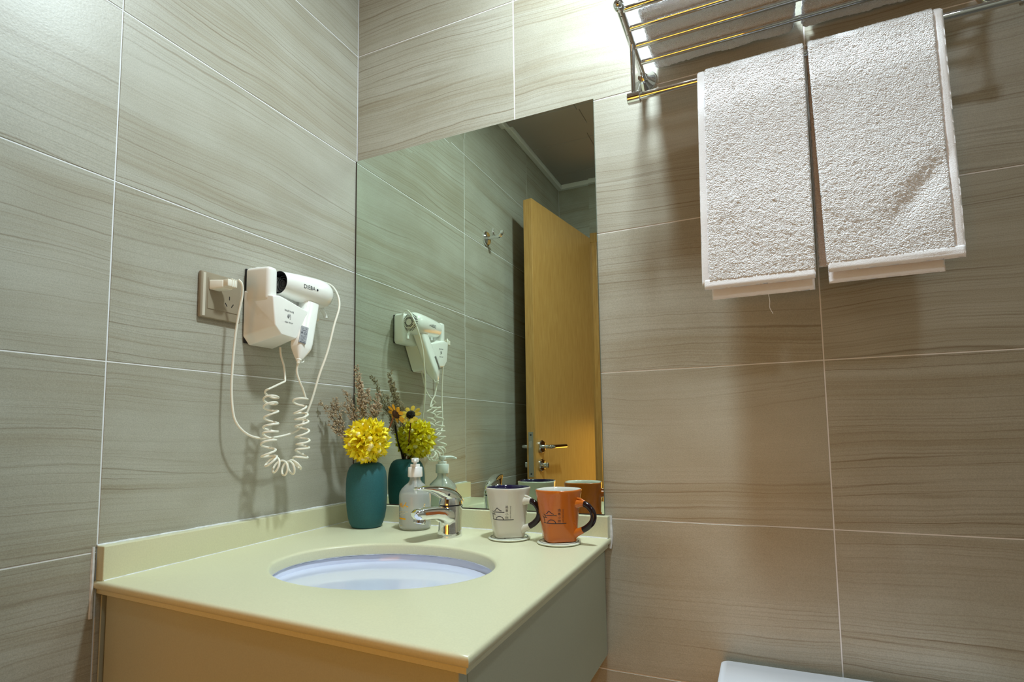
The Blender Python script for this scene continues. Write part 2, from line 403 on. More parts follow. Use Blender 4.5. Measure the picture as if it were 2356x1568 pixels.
# ceiling panels (metal cassettes) and the white edge angle
for i in range(7):
    for j in range(6):
        x0 = 0.024+i*0.30; y0 = -0.024-j*0.30; x1 = min(x0+0.30, X1-0.024); y1 = max(y0-0.30, Y1+0.024)
        if x1-x0 < 0.02 or y0-y1 < 0.02: continue
        if abs((x0+x1)/2-LAMP[0]) < 0.15 and abs((y0+y1)/2-LAMP[1]) < 0.15: pass
        o = mesh('ceiling_panel', *bev_mesh(*g_box((x0+0.0008, y1+0.0008, ZC), (x1-0.0008, y0-0.0008, ZC+0.008)), 0.0015, 1), MT['ceil'], cl, smooth=False)
for nm, lo, hi in (('trim_1', (0, Y1, ZC-0.022), (0.024, 0, ZC+0.004)), ('trim_2', (0.024, Y1, ZC-0.022), (X1-0.024, Y1+0.024, ZC+0.004)),
                   ('trim_3', (0.024, -0.024, ZC-0.022), (X1-0.024, 0, ZC+0.004)), ('trim_4', (X1-0.024, Y1, ZC-0.022), (X1, 0, ZC+0.004))):
    tagit(mesh(nm, *g_box(lo, hi, 0.002, 1), MT['trimw'], smooth=False), kind='structure')
# door frame in the front wall
m_ = MB()
m_.add(*g_box((DX0-0.05, Y1-0.11, 0), (DX0, Y1+0.015, DZ), 0.002)); m_.add(*g_box((DX1, Y1-0.11, 0), (DX1+0.05, Y1+0.015, DZ), 0.002)); m_.add(*g_box((DX0-0.05, Y1-0.11, DZ), (DX1+0.05, Y1+0.015, DZ+0.05), 0.002))
m_.add(*g_box((DX0, Y1-0.09, 0), (DX0+0.012, Y1-0.04, DZ))); m_.add(*g_box((DX1-0.012, Y1-0.09, 0), (DX1, Y1-0.04, DZ))); m_.add(*g_box((DX0, Y1-0.09, DZ-0.012), (DX1, Y1-0.04, DZ)))
tagit(m_.build('trim_5', MT['wood'], smooth=False), kind='structure')
# the hall beyond the doorway
slab('wall_hall', (-0.3, Y1-1.65, 0), (X1+0.1, Y1-1.6, 2.5), MT['hall'])
slab('wall_hall', (-0.35, Y1-1.6, 0), (-0.3, Y1-0.1, 2.5), MT['hall'])
slab('wall_hall', (X1+0.1, Y1-1.6, 0), (X1+0.15, Y1-0.1, 2.5), MT['hall'])
slab('ceiling_hall', (-0.3, Y1-1.6, 2.5), (X1+0.1, Y1-0.1, 2.55), MT['hall'])

# ------------------------------------------------------------------ door leaf, standing open beside the left wall
A = Vector((0.119, -0.962, 0)); B = Vector((0.216, -1.655, 0)); dd = (B-A).normalized(); dn = Vector((dd.y, -dd.x, 0)) * 1
if dn.x < 0: dn = -dn            # dn points into the room (+x)
dr = thing('door_1', None, None, (A.x, A.y, 0)); dr['kind'] = 'structure'
def dpt(s, z, d): return A+dd*s+Vector((0, 0, z))+dn*d
L_ = (B-A).length; TH = 0.040
vs = [dpt(s, z, d) for d in (-TH, 0) for (s, z) in ((0, 0.008), (L_, 0.008), (L_, 2.05), (0, 2.05))]
fs = [(0, 1, 2, 3), (4, 7, 6, 5), (0, 4, 5, 1), (1, 5, 6, 2), (2, 6, 7, 3), (3, 7, 4, 0)]
mesh('door_leaf', *bev_mesh(vs, fs, 0.0015, 2), MT['wood'], dr, smooth=False)
vs = [dpt(s, z, d) for d in (-TH/2-0.011, -TH/2+0.011) for (s, z) in ((-0.0012, 0.90), (0.002, 0.90), (0.002, 1.08), (-0.0012, 1.08))]
lp = mesh('lock_plate', vs, fs, MT['steel'], dr, smooth=False)
vs = [dpt(s, z, d) for d in (-TH/2-0.006, -TH/2+0.006) for (s, z) in ((-0.008, 1.018), (0.002, 1.018), (0.002, 1.042), (-0.004, 1.042))]
mesh('latch_bolt', vs, fs, MT['chrome'], lp, smooth=False)
for z in (0.912, 1.068):
    mesh('screw', *lathe_dir([(0, 0), (0.0035, 0.0), (0.0035, 0.0012), (0, 0.0016)], dpt(-0.0012, z, -TH/2), -dd, 12), MT['ink'], lp)
for side in (1, -1):
    o0 = dpt(0.045, 1.02, 0 if side == 1 else -TH); nn = dn*side
    mesh('handle_rose', *lathe_dir([(0.026, 0), (0.026, 0.007), (0.023, 0.010), (0.010, 0.011), (0, 0.011)], o0, nn, 36), MT['chrome'], dr)
    P = cat([o0+nn*0.008, o0+nn*0.035, o0+nn*0.048+dd*0.012, o0+nn*0.05+dd*0.05, o0+nn*0.05+dd*0.125], 8)
    mesh('lever_handle', *tube(P, 0.0085, 14), MT['chrome'], dr)
    o1 = dpt(0.045, 0.945, 0 if side == 1 else -TH)
    rs = mesh('lock_rose', *lathe_dir([(0.025, 0), (0.025, 0.006), (0.022, 0.009), (0.011, 0.010), (0.011, 0.020), (0, 0.020)], o1, nn, 36), MT['chrome'], dr)
    mesh('thumb_turn', *tube([o1+nn*0.018, o1+nn*0.034], (lambda t: (0.004, 0.011)), 12), MT['chrome'], rs)

# coat hook on the left wall (seen in the mirror)
hk = thing('coat_hook', 'small round chrome double coat hook screwed to the left wall, seen in the mirror', 'hook', (0, -0.775, 1.835))
c = Vector((0.0, -0.775, 1.835))
mesh('base_disc', *lathe_dir([(0.028, 0), (0.028, 0.006), (0.024, 0.010), (0, 0.011)], c, (1, 0, 0), 40), MT['chrome'], hk)
mesh('arm', *tube(cat([c+Vector((0.008, 0, 0)), c+Vector((0.03, 0, 0.002)), c+Vector((0.055, 0, 0.001)), c+Vector((0.067, 0, 0.010)), c+Vector((0.070, 0, 0.022))], 6), 0.0065, 12), MT['chrome'], hk)
mesh('upper_prong', *tube(cat([c+Vector((0.035, 0, 0.004)), c+Vector((0.030, 0, 0.022)), c+Vector((0.032, 0, 0.036))], 6), 0.0045, 12), MT['chrome'], hk)

# recessed lamps above: the main one, and a fixture for the added fill lamp
for lp_, lb_ in ((LAMP, 'round recessed ceiling lamp with a white rim above the washstand'), (FILL_LAMP, 'added fill lamp with a white rim, out of view above the toilet side of the room')):
    lm = thing('ceiling_lamp_or_fill', lb_, 'lamp', (lp_[0], lp_[1], ZC), 'recessed ceiling lamps')
    RG = [[Vector((lp_[0]+r*math.cos(2*PI*k/48), lp_[1]+r*math.sin(2*PI*k/48), ZC+z_)) for k in range(48)] for r, z_ in ((0.084, -0.0005), (0.096, -0.0005), (0.096, -0.006), (0.088, -0.011), (0.084, -0.010), (0.084, -0.0005))]
    mesh('rim', *loft(RG, False, False), MT['trimw'], lm)
    mesh('diffuser', *lathe([(0.0, -0.004), (0.0835, -0.004), (0.0835, -0.001), (0.0, -0.001)], (lp_[0], lp_[1], ZC), 48), MT['glow'], lm)

# ------------------------------------------------------------------ mirror
mx0, mx1, mz0, mz1 = 0.0045, 0.6505, 0.9065, 1.8015
bw = 0.0155; dz = bw*math.tan(math.radians(0.55))
mi = thing('wall_mirror', 'large frameless wall mirror reaching into the corner above the countertop', 'mirror', ((mx0+mx1)/2, 0, mz0))
o_ = [(mx0, mz0), (mx1, mz0), (mx1, mz1), (mx0, mz1)]; i_ = [(mx0+bw, mz0+bw), (mx1-bw, mz0+bw), (mx1-bw, mz1-bw), (mx0+bw, mz1-bw)]
vs = [(x, -0.006+dz, z) for x, z in o_]+[(x, -0.006, z) for x, z in i_]
mesh('mirror_glass', vs, [(4, 5, 6, 7)]+[(k, (k+1) % 4, 4+(k+1) % 4, 4+k) for k in range(4)], MT['mirror'], mi, smooth=False)
vs = [(x, -0.006+dz, z) for x, z in o_]+[(x, -0.0005, z) for x, z in o_]
mesh('glass_edge', vs, [(k, (k+1) % 4, 4+(k+1) % 4, 4+k) for k in range(4)]+[(7, 6, 5, 4)], MT['mirroredge'], mi, smooth=False)

mb = MB(); mb.add(*g_box((mx0-0.0036, -0.0062, 0.9057), (mx1, -0.0004, 0.9063))); mb.add(*g_box((mx0-0.0036, -0.0058, 0.9063), (mx0-0.0001, -0.0004, mz1)))
mb.add(*g_box((mx0, -0.0066, 0.9063), (mx1, -0.0060, 0.9080)))
mb.build('dark_edge_line', MT['dark'], mi, smooth=False)
# ------------------------------------------------------------------ countertop with oval cut-out
BC = Vector((0.357, -0.3525)); BA, BB = 0.1955, 0.1505; BR = 0.097  # ellipse, its small rotation
corner = [(0.0006, -0.0006), (0.0006, -0.607), (0.681, -0.643), (0.6625, -0.0006)]
def ell(a, b, k, n=96):
    t = 2*PI*k/n; x, y = a*math.cos(t), b*math.sin(t)
    return Vector((BC.x+x*math.cos(BR)-y*math.sin(BR), BC.y+x*math.sin(BR)+y*math.cos(BR)))
def poly_hit(d):
    best = None
    for a, b in zip(corner, corner[1:]+corner[:1]):
        ax, ay = a; ex, ey = b[0]-ax, b[1]-ay
        den = d.x*ey-d.y*ex
        if abs(den) < 1e-9: continue
        t = ((ax-BC.x)*ey-(ay-BC.y)*ex)/den; s = ((ax-BC.x)*d.y-(ay-BC.y)*d.x)/den
        if t > 0 and -1e-6 <= s <= 1+1e-6 and (best is None or t < best): best = t
    return BC+d*best
ct = thing('countertop', 'cream solid-surface washstand top with an oval cut-out and raised splash edges', 'countertop', (0.33, -0.3, 0.83))
N = 192
# boundary directions incl. exact corners
inner = [ell(BA, BB, k, N) for k in range(N)]
angs = [math.atan2(p.y-BC.y, p.x-BC.x) for p in inner]
outer = [poly_hit(Vector((math.cos(a), math.sin(a)))) for a in angs]
for cc in corner:
    ca = math.atan2(cc[1]-BC.y, cc[0]-BC.x)
    k = min(range(N), key=lambda i: abs(math.atan2(math.sin(angs[i]-ca), math.cos(angs[i]-ca))))
    outer[k] = Vector(cc)
def edge_in(p, d):   # move inwards from the free (front and right) edges
    q = p.copy()
    tfront = p.y < -0.55 and (p.y - (-0.607-0.036*p.x/0.681)) < 0.002
    tright = p.x > 0.6 and (p.x-(0.6625+0.0185*(-p.y)/0.643)) > -0.002
    if tfront: q.y += d
    if tright: q.x -= d
    return q
rings = []
TK = 0.0135
for (off, dzz) in ((0.0, -TK-0.007),):
    pass
def ring_out(off, dz_): return [Vector((q.x, q.y, zc(q.x, q.y)+dz_)) for q in (edge_in(p, off) for p in outer)]
def ring_in(off, dz_): return [Vector((q.x, q.y, zc(q.x, q.y)+dz_)) for q in (ell(BA+off, BB+off, k, N) for k in range(N))]
rings = [ring_in(0.0, -TK-0.006), ring_in(0.0, -0.005), ring_in(0.0012, -0.0022), ring_in(0.004, -0.0006), ring_in(0.009, 0.0),
         ring_out(0.006, 0.0), ring_out(0.0022, -0.0010), ring_out(0.0005, -0.0032), ring_out(0.0, -0.0065), ring_out(0.0007, -0.0105), ring_out(0.003, -0.0130),
         ring_out(0.0055, -0.0138), ring_out(0.0058, -0.0205), ring_out(0.010, -0.0225), ring_in(0.0, -TK-0.006)]
v, f = loft(rings, False, False)
mesh('top_slab', v, f, MT['stone'], ct, angle=50)
def splash(pts_lo, th, name):
    pass
ST = 0.905
# left splash along the left wall, back splash under the mirror
v, f = g_box((0.0004, -0.6035, 0.858), (0.0185, -0.0004, 0.9095), 0.0)
v = [Vector((q.x, q.y, (zc(q.x, q.y)-0.0005) if q.z < 0.88 else (0.9095 if q.y < -0.3 else 0.9095))) for q in v]
mesh('side_splash', *bev_mesh(v, f, 0.0014, 2), MT['stone'], ct, smooth=False)
v, f = g_box((0.0190, -0.0185, 0.858), (0.6605, -0.0004, 0.9055), 0.0)
v = [Vector((q.x, q.y, (zc(q.x, q.y)-0.0005) if q.z < 0.88 else q.z)) for q in v]
mesh('back_splash', *bev_mesh(v, f, 0.0014, 2), MT['stone'], ct, smooth=False)
# silicone beads
def bead(P, r, name='silicone_bead', par=None):
    P2 = []
    for a, b in zip(P, P[1:]):
        a = Vector(a); b = Vector(b); n = max(2, int((b-a).length/0.012))
        P2 += [a+(b-a)*i/n for i in range(n)]
    P2.append(Vector(P[-1]))
    rr = [r*(1+0.5*noise.noise(p*60)) for p in P2]
    return mesh(name, *tube(P2, rr, 6), MT['seal'], par)
bead([(0.0185, -0.602, zc(0, -0.6)), (0.0185, -0.02, zc(0.02, -0.02))], 0.0013, par=ct)
bead([(0.02, -0.019, zc(0.02, -0.02)), (0.66, -0.019, zc(0.66, -0.02))], 0.0016, par=ct)
bead([(0.0012, -0.604, 0.9098), (0.0012, -0.005, 0.9098)], 0.0020, par=ct)
bead([(0.0004, -0.6085, 0.800), (0.0004, -0.6085, 0.9085)], 0.0026, par=ct)
bead([(0.6625, -0.0015, 0.905), (0.6625, -0.002, 0.852), (0.660, -0.002, 0.840)], 0.0035, par=ct)

# ------------------------------------------------------------------ basin
bs = thing('sink_basin', 'oval white ceramic undermount basin set into the cream countertop', 'sink', (BC.x, BC.y, 0.70))
prof = [(1.075, 0.0), (1.0, 0.0), (0.985, -0.010), (0.97, -0.028), (0.93, -0.060), (0.83, -0.095), (0.65, -0.122), (0.42, -0.138), (0.18, -0.145), (0.10, -0.147)]
prof = prof[:2]+[(q.x, q.y) for q in cat([Vector((a, b, 0)) for a, b in prof[2:]], 5)]
zb = 0.8375
def er(k_, dz_, n=96): return [Vector((q.x, q.y, zb+dz_+(zc(q.x, q.y)-0.86)*(1 if dz_ > -0.005 else 0))) for q in (ell(BA*k_+0.004, BB*k_+0.004, k, n) for k in range(n))]
rings = [er(k_, d_) for k_, d_ in prof]
outer_r = [er(k_+0.05, d_-0.010) for k_, d_ in prof[::-1]]
v, f = loft(rings+outer_r, False, True)
v2 = rings[-1]; 
mesh('bowl', v, f, MT['basin'], bs, angle=60)
bc = Vector((BC.x, BC.y, zb-0.1475))
mesh('drain', *lathe([(0.0, 0.004), (0.016, 0.005), (0.021, 0.0035), (0.0235, 0.0), (0.0235, -0.02), (0, -0.02)], bc, 40), MT['chrome'], bs)
pts = []
for k in range(96):
    q = ell(BA+0.0015, BB+0.0015, k, 96); pts.append(Vector((q.x, q.y, zc(q.x, q.y)-0.0202+0.0006*noise.noise(Vector((q.x*90, q.y*90, 0))))))
rr = [0.0011+0.0014*max(0, noise.noise(p*70+Vector((3, 0, 0)))) for p in pts]
v, f = tube(pts+[pts[0]], rr+[rr[0]], 6, False); mesh('seal_ring', v, f, MT['seal'], bs)

# ------------------------------------------------------------------ vanity cabinet
cb = thing('vanity_cabinet', 'wall-hung vanity cabinet with plain panels below the cream countertop', 'cabinet', (0.33, -0.3, 0.628))
zt = 0.833; z0 = 0.628
def prism(poly, za, zb_, bev=0.001):
    n = len(poly); v = [Vector((x, y, za)) for x, y in poly]+[Vector((x, y, zb_)) for x, y in poly]
    f = [tuple(range(n))[::-1], tuple(range(n, 2*n))]+[(k, (k+1) % n, n+(k+1) % n, n+k) for k in range(n)]
    return bev_mesh(v, f, bev, 1) if bev else (v, f)
mesh('side_panel', *prism([(0.643, -0.607), (0.661, -0.6085), (0.6485, -0.003), (0.6305, -0.003)], z0, zt), MT['cab'], cb, smooth=False)
mesh('front_panel', *prism([(0.0135, -0.5935), (0.6612, -0.6280), (0.6610, -0.6095), (0.0135, -0.5755)], z0, zt), MT['cab'], cb, smooth=False)
mesh('filler_strip', *prism([(0.0045, -0.5870), (0.0125, -0.5875), (0.0125, -0.57), (0.0045, -0.57)], z0, zt), MT['dark'], cb, smooth=False)
mesh('edge_strip', *prism([(0.0015, -0.5955), (0.0042, -0.5955), (0.0042, -0.57), (0.0015, -0.57)], z0, zt), MT['cab'], cb, smooth=False)
mesh('bottom_panel', *prism([(0.003, -0.57), (0.0135, -0.575), (0.6425, -0.6085), (0.630, -0.003), (0.003, -0.003)], z0, z0+0.016, 0), MT['cab'], cb, smooth=False)

# ------------------------------------------------------------------ faucet
FB = Vector((0.3469, -0.1113, zc(0.347, -0.111))); fd = Vector((-0.29, -0.957, 0)).normalized(); fl = Vector((-fd.y, fd.x, 0)); UZ = Vector((0, 0, 1))
fa = thing('faucet', 'chrome single-lever basin mixer tap behind the oval basin', 'faucet', FB)
def fp(s, h, l=0): return FB+fd*s+UZ*h+fl*l
# body: rings from base to collar leaning back a little
def fring(s, h, rs, rl, n=36, tilt=0): return [fp(s+rs*math.cos(2*PI*k/n), h+tilt*rs*math.cos(2*PI*k/n), rl*math.sin(2*PI*k/n)) for k in range(n)]
rings = [fring(0, 0, 0.0262, 0.0258), fring(0, 0.0025, 0.0265, 0.026), fring(-0.0005, 0.015, 0.0245, 0.0238), fring(-0.001, 0.032, 0.0245, 0.0232), fring(-0.002, 0.050, 0.0262, 0.0235), fring(-0.003, 0.0625, 0.0265, 0.0237), fring(-0.003, 0.0635, 0.0250, 0.0225)]
mesh('body', *loft(rings), MT['chrome'], fa)
rings = [fring(-0.003, 0.0632, 0.0235, 0.0215), fring(-0.003, 0.0665, 0.0235, 0.0215)]
mesh('collar_gap', *loft(rings), MT['ink'], fa)
# spout
def sring(s, h, hw, hh, n=24, tl=0.0):
    out = []
    for k in range(n):
        a = 2*PI*k/n; ca, sa = math.cos(a), math.sin(a)
        e = 0.72
        x = hw*math.copysign(abs(ca)**e, ca); y = hh*math.copysign(abs(sa)**e, sa)
        out.append(fp(s+tl*y, h+y, x))
    return out
rings = [sring(0.000, 0.0440, 0.0225, 0.0185), sring(0.018, 0.0445, 0.0220, 0.0180), sring(0.030, 0.0500, 0.0195, 0.0155), sring(0.045, 0.0525, 0.0172, 0.0135, tl=0.1),
         sring(0.062, 0.0530, 0.0158, 0.0132, tl=0.2), sring(0.076, 0.0530, 0.0154, 0.0130, tl=0.3), sring(0.086, 0.0520, 0.0146, 0.0120, tl=0.4), sring(0.0935, 0.0510, 0.0110, 0.0080, tl=0.5), sring(0.096, 0.0500, 0.004, 0.003, tl=0.5)]
mesh('spout', *loft(rings), MT['chrome'], fa)
ad = (fd*0.25-UZ).normalized()
ae = mesh('aerator', *lathe_dir([(0.0128, 0), (0.0132, 0.004), (0.0128, 0.014), (0.0115, 0.0155), (0.010, 0.0150)], fp(0.0775, 0.0500), ad, 32), MT['chrome'], fa)
mesh('aerator_mesh', *lathe_dir([(0.0098, 0.0), (0.0, 0.0)], fp(0.0775, 0.0500)+ad*0.0148, ad, 24), MT['steel'], ae)
# lever: cap + long arched blade
rings = [fring(-0.003, 0.0660, 0.0262, 0.0234), fring(-0.003, 0.0700, 0.0262, 0.0232), fring(-0.0025, 0.0780, 0.0235, 0.0212), fring(0.0005, 0.0870, 0.0185, 0.0172), fring(0.004, 0.0930, 0.0110, 0.0115), fring(0.006, 0.0950, 0.003, 0.004)]
lv = mesh('lever_cap', *loft(rings), MT['chrome'], fa)
top = [(-0.0290, 0.0675), (-0.0265, 0.0745), (-0.0200, 0.0840), (-0.0080, 0.0945), (0.008, 0.1015), (0.025, 0.1055), (0.045, 0.1080), (0.062, 0.1088), (0.078, 0.1086), (0.088, 0.1078), (0.0935, 0.1060)]
thk = [0.006, 0.012, 0.020, 0.026, 0.027, 0.024, 0.0170, 0.0120, 0.0092, 0.0072, 0.0035]
wid = [0.0150, 0.0185, 0.0205, 0.0205, 0.0190, 0.0175, 0.0160, 0.0148, 0.0135, 0.0110, 0.0050]
tp = cat([Vector((a, b, 0)) for a, b in top], 4)
rings = []
for i, q in enumerate(tp):
    t = i/(len(tp)-1)*(len(top)-1); k = min(int(t), len(top)-2); fr = t-k
    th = thk[k]*(1-fr)+thk[k+1]*fr; wd = wid[k]*(1-fr)+wid[k+1]*fr
    tg = (tp[min(i+1, len(tp)-1)]-tp[max(i-1, 0)]).normalized(); nr = Vector((tg.y, -tg.x, 0))   # downwards
    ring = []
    for j in range(20):
        a = 2*PI*j/20; ca, sa = math.cos(a), math.sin(a)
        d_ = th*0.5*(1-math.copysign(abs(sa)**0.8, sa)); ring.append(fp(q.x+nr.x*d_, q.y+nr.y*d_, wd*math.copysign(abs(ca)**0.75, ca)))
    rings.append(ring)
mesh('lever_blade', *loft(rings), MT['chrome'], fa)
mesh('set_screw_hole', *lathe_dir([(0.0026, 0), (0.0026, 0.0012), (0, 0.0012)], fp(0.018, 0.0880, 0.0172), (fl*0.95+fd*0.2-UZ*0.1), 16), MT['ink'], fa)

# ------------------------------------------------------------------ teal vase
VB = Vector((0.1092, -0.0857, zc(0.109, -0.086)))
va = tagit(mesh('vase', *lathe([(0, 0), (0.030, 0), (0.0335, 0.0015), (0.038, 0.010), (0.0415, 0.022), (0.0445, 0.040), (0.0462, 0.060), (0.0470, 0.080), (0.0470, 0.098), (0.0460, 0.113), (0.0440, 0.125), (0.0400, 0.136), (0.0340, 0.1435), (0.0270, 0.1470), (0.0210, 0.1478), (0.0185, 0.1465), (0.0182, 0.140), (0.028, 0.125), (0.040, 0.09), (0.036, 0.03), (0, 0.006)], VB, 72), MT['teal'], angle=70),
           'matt teal ceramic vase holding dried flowers in the corner of the countertop', 'vase')
VT = VB+Vector((0, 0, 0.146))
def stem_to(P, bx=0.0, by=0.0): return cat([VB+Vector((bx*0.4, by*0.4, 0.012)), VT+Vector((bx, by, 0))]+[Vector(p) for p in P], 6)
# yellow pompom
PC = Vector((0.125, -0.105, 1.064)); PR = 0.0435
pf = thing('pompom_flower', 'round bright yellow artificial pompom flower with bell-shaped florets in the teal vase', 'flower', VB+Vector((0.002, -0.002, 0.012)))
for k in range(6):
    a = 2*PI*k/6+0.3; q = Vector((math.cos(a)*0.012, math.sin(a)*0.012, 0))
    mesh('stem', *tube(cat([VB+Vector((q.x*0.3, q.y*0.3, 0.012)), VT+q*0.8, PC+q*1.6-UZ*0.03, PC-UZ*0.01], 5), 0.0011 if k % 2 else 0.0016, 6), MT['stem'], pf)
mesh('core', *lathe([(0, -0.022), (0.012, -0.018), (0.021, -0.006), (0.021, 0.006), (0.012, 0.018), (0, 0.022)], PC, 20), MT['yellow'], pf)
def floret_mesh(kind):
    m = MB()
    if kind == 0:      # closed bud: bulb with a pointed collar of petals
        m.add(*lathe_dir([(0.0015, -0.012), (0.0032, -0.004), (0.0052, 0.002), (0.0056, 0.006), (0.0042, 0.0098), (0.0018, 0.0118), (0, 0.0122)], (0, 0, 0), (0, 0, 1), 10))
        npet = 3
    else: npet = 5
    for k in range(npet):
        a = 2*PI*k/npet+kind; ca, sa = math.cos(a), math.sin(a); rings = []
        for t, w_, o in ((0, 0.0014, 0.001), (0.3, 0.0042, 0.0035), (0.6, 0.0056, 0.0066), (0.85, 0.0036, 0.0105), (1.0, 0.0003, 0.0150)):
            z_ = -0.010+0.024*t
            cx, cy_ = ca*o, sa*o; tx, ty = -sa, ca
            rings.append([Vector((cx+tx*w_, cy_+ty*w_, z_)), Vector((cx-ca*0.0012, cy_-sa*0.0012, z_-0.0003)), Vector((cx-tx*w_, cy_-ty*w_, z_)), Vector((cx+ca*0.0009, cy_+sa*0.0009, z_+0.0006))])
        m.add(*loft(rings))
    return m
fm = []
for kd in (0, 1):
    o = floret_mesh(kd).build('floret', MT['yellow'], None); fm.append(o)
fm[0].data.materials.append(MT['yellow2'])
for pl in fm[0].data.polygons:
    if pl.center.z > 0.0095 and abs(pl.center.x) < 0.004 and abs(pl.center.y) < 0.004: pl.material_index = 1
NF = 118
for k in range(NF):
    zz = 1-2*(k+0.5)/NF; ph = k*2.399963+random.uniform(-.15, .15); rr_ = math.sqrt(max(0, 1-zz*zz))
    d = Vector((rr_*math.cos(ph), rr_*math.sin(ph), zz+random.uniform(-.06, .06))).normalized()
    kind = 0 if random.random() < 0.42 else 1
    src = fm[kind]; o = src.copy(); C.objects.link(o); o.parent = pf
    rad = PR*(0.70+random.uniform(-.06, .05)) if kind else PR*(0.74+random.uniform(-.05, .06))
    s_ = random.uniform(1.12, 1.5)
    q = (d+Vector((random.uniform(-.25, .25), random.uniform(-.25, .25), random.uniform(-.25, .15)))).to_track_quat('Z', 'Y')
    o.location = PC+d*rad-ORG[pf.name]; o.rotation_euler = q.to_euler(); o.scale = (s_, s_, s_)
for o in fm: bpy.data.objects.remove(o)

# sunflower facing the mirror
SC = Vector((0.1555, -0.0370, 1.1245)); sd = Vector((0.30, 0.80, 0.52)).normalized()
sf = thing('sunflower', 'small artificial sunflower with amber petals and dark centre, facing the mirror', 'flower', VB+Vector((0.006, 0.004, 0.012)))
mesh('stem', *tube(stem_to([VT.lerp(SC, 0.5)+Vector((0.004, 0.004, -0.004)), SC-sd*0.006], 0.008, 0.006), 0.0017, 8), MT['stemb'], sf)
mesh('calyx', *lathe_dir([(0.0, -0.009), (0.004, -0.008), (0.010, -0.003), (0.0115, 0.0), (0.0, 0.0)], SC, sd, 20), MT['stem'], sf)
v, f = lathe_dir([(0.0105, 0.0), (0.0108, 0.003), (0.0085, 0.0065), (0.005, 0.0085), (0, 0.009)], SC, sd, 36)
v = [q+(q-SC).normalized()*random.uniform(-0.0006, 0.0010) for q in v]
mesh('seed_head', v, f, MT['seed'], sf, smooth=False)
su, sv, _ = frame(sd)
for k in range(9):
    a = 2*PI*k/9+random.uniform(-.08, .08); rd = su*math.cos(a)+sv*math.sin(a); td = sd.cross(rd); rings = []
    lift = random.uniform(-.15, .25)
    for t, w_ in ((0, 0.0018), (0.25, 0.0042), (0.6, 0.0056), (0.85, 0.0044), (1.0, 0.0008)):
        cpt = SC+rd*(0.0090+0.0180*t)+sd*(0.001+lift*0.012*t*t)
        rings.append([cpt+td*w_, cpt+sd*0.0009-rd*0.0002, cpt-td*w_, cpt-sd*0.0011])
    mesh('petal', *loft(rings), MT['orangep'], sf)
# a bare dark stick
st = tagit(mesh('bare_stem', *tube(cat([VB+Vector((0, 0.003, 0.012)), VT+Vector((-0.004, 0.010, 0)), Vector((0.103, -0.060, 1.05)), Vector((0.1018, -0.0455, 1.100))], 6), 0.0022, 8), MT['seed']),
           'bare dark flower stem without a head standing behind the yellow pompom', 'stem')

# dried sprigs
def sprig(label, tips, b, size=1.0, dens=1.0):
    t0 = thing('dried_sprig', label, 'dried flower', VB+Vector((b[0]*0.4, b[1]*0.4, 0.012)))
    buds = MB()
    main = stem_to([VT.lerp(Vector(tips[0]), 0.5)+Vector((random.uniform(-.004, .004), random.uniform(-.004, .004), 0.006)), tips[0]], *b)
    mesh('stem', *tube(main, lambda t: 0.0014*(1-0.6*t), 6), MT['twig'], t0)
    paths = [main[int(len(main)*0.60):]]
    for tp_ in tips[1:]:
        k = int(len(main)*(0.50+0.15*random.random())); br = cat([main[k], main[k].lerp(Vector(tp_), 0.5)+Vector((0, 0, 0.004)), tp_], 6)
        mesh('branch', *tube(br, 0.0008, 5), MT['twig'], t0); paths.append(br[int(len(br)*0.15):])
    twigs = MB()
    for P in paths:
        L2 = seglen(P)[-1]; n = int(L2/0.0016*dens)
        for i in range(n):
            t = (i+random.random())/n; p = P[min(int(t*(len(P)-1)), len(P)-2)].lerp(P[min(int(t*(len(P)-1))+1, len(P)-1)], random.random())
            tg = (P[-1]-P[0]).normalized()
            side = Vector((random.gauss(0, 1), random.gauss(0, 1), random.gauss(0, 1))); side = (side-tg*side.dot(tg)).normalized()
            dl = random.uniform(0.003, 0.0105)*(1.15-0.55*t)*size
            e = p+side*dl+tg*dl*0.9
            if e.x < 0.006: e.x = 0.006
            if e.y > -0.010: e.y = -0.010
            twigs.add(*tube([p, e], 0.00035, 3, False))
            for q in range(random.choice((2, 3, 3, 4))):
                c_ = e+Vector((random.gauss(0, .0014), random.gauss(0, .0014), random.gauss(0, .0014)))
                dr_ = (side+tg*1.2+Vector((random.gauss(0, .5), random.gauss(0, .5), random.gauss(0, .5)))).normalized()
                s_ = random.uniform(1.1, 1.8)
                buds.add(*lathe_dir([(0, -0.0011*s_), (0.00085*s_, -0.0002*s_), (0.0006*s_, 0.0011*s_), (0, 0.0021*s_)], c_, dr_, 5))
    buds.build('buds', MT['bud'], t0, smooth=False)['kind'] = 'stuff'
    twigs.build('twigs', MT['twig'], t0, smooth=False)['kind'] = 'stuff'
sprig('tallest dried flower sprig, rising straight up in the teal vase', [(0.065, -0.0716, 1.237), (0.074, -0.070, 1.205)], (-0.006, 0.003), 1.1, 1.3)
sprig('dried sprig leaning furthest left over the countertop from the teal vase', [(0.014, -0.134, 1.150), (0.030, -0.120, 1.146), (0.040, -0.118, 1.160)], (-0.010, -0.006), 1.0, 1.1)
sprig('short dried sprig low on the left of the yellow pompom', [(0.030, -0.128, 1.106), (0.046, -0.125, 1.090)], (-0.008, -0.009), 0.8, 1.0)
sprig('dried sprig of middle height left of the tallest one in the vase', [(0.043, -0.085, 1.182), (0.052, -0.100, 1.150)], (-0.009, 0.0), 0.9, 1.1)
sprig('bushy dried sprig on the right above the yellow pompom', [(0.1092, -0.0443, 1.177), (0.088, -0.060, 1.180), (0.121, -0.052, 1.150)], (0.003, 0.008), 1.05, 1.2)
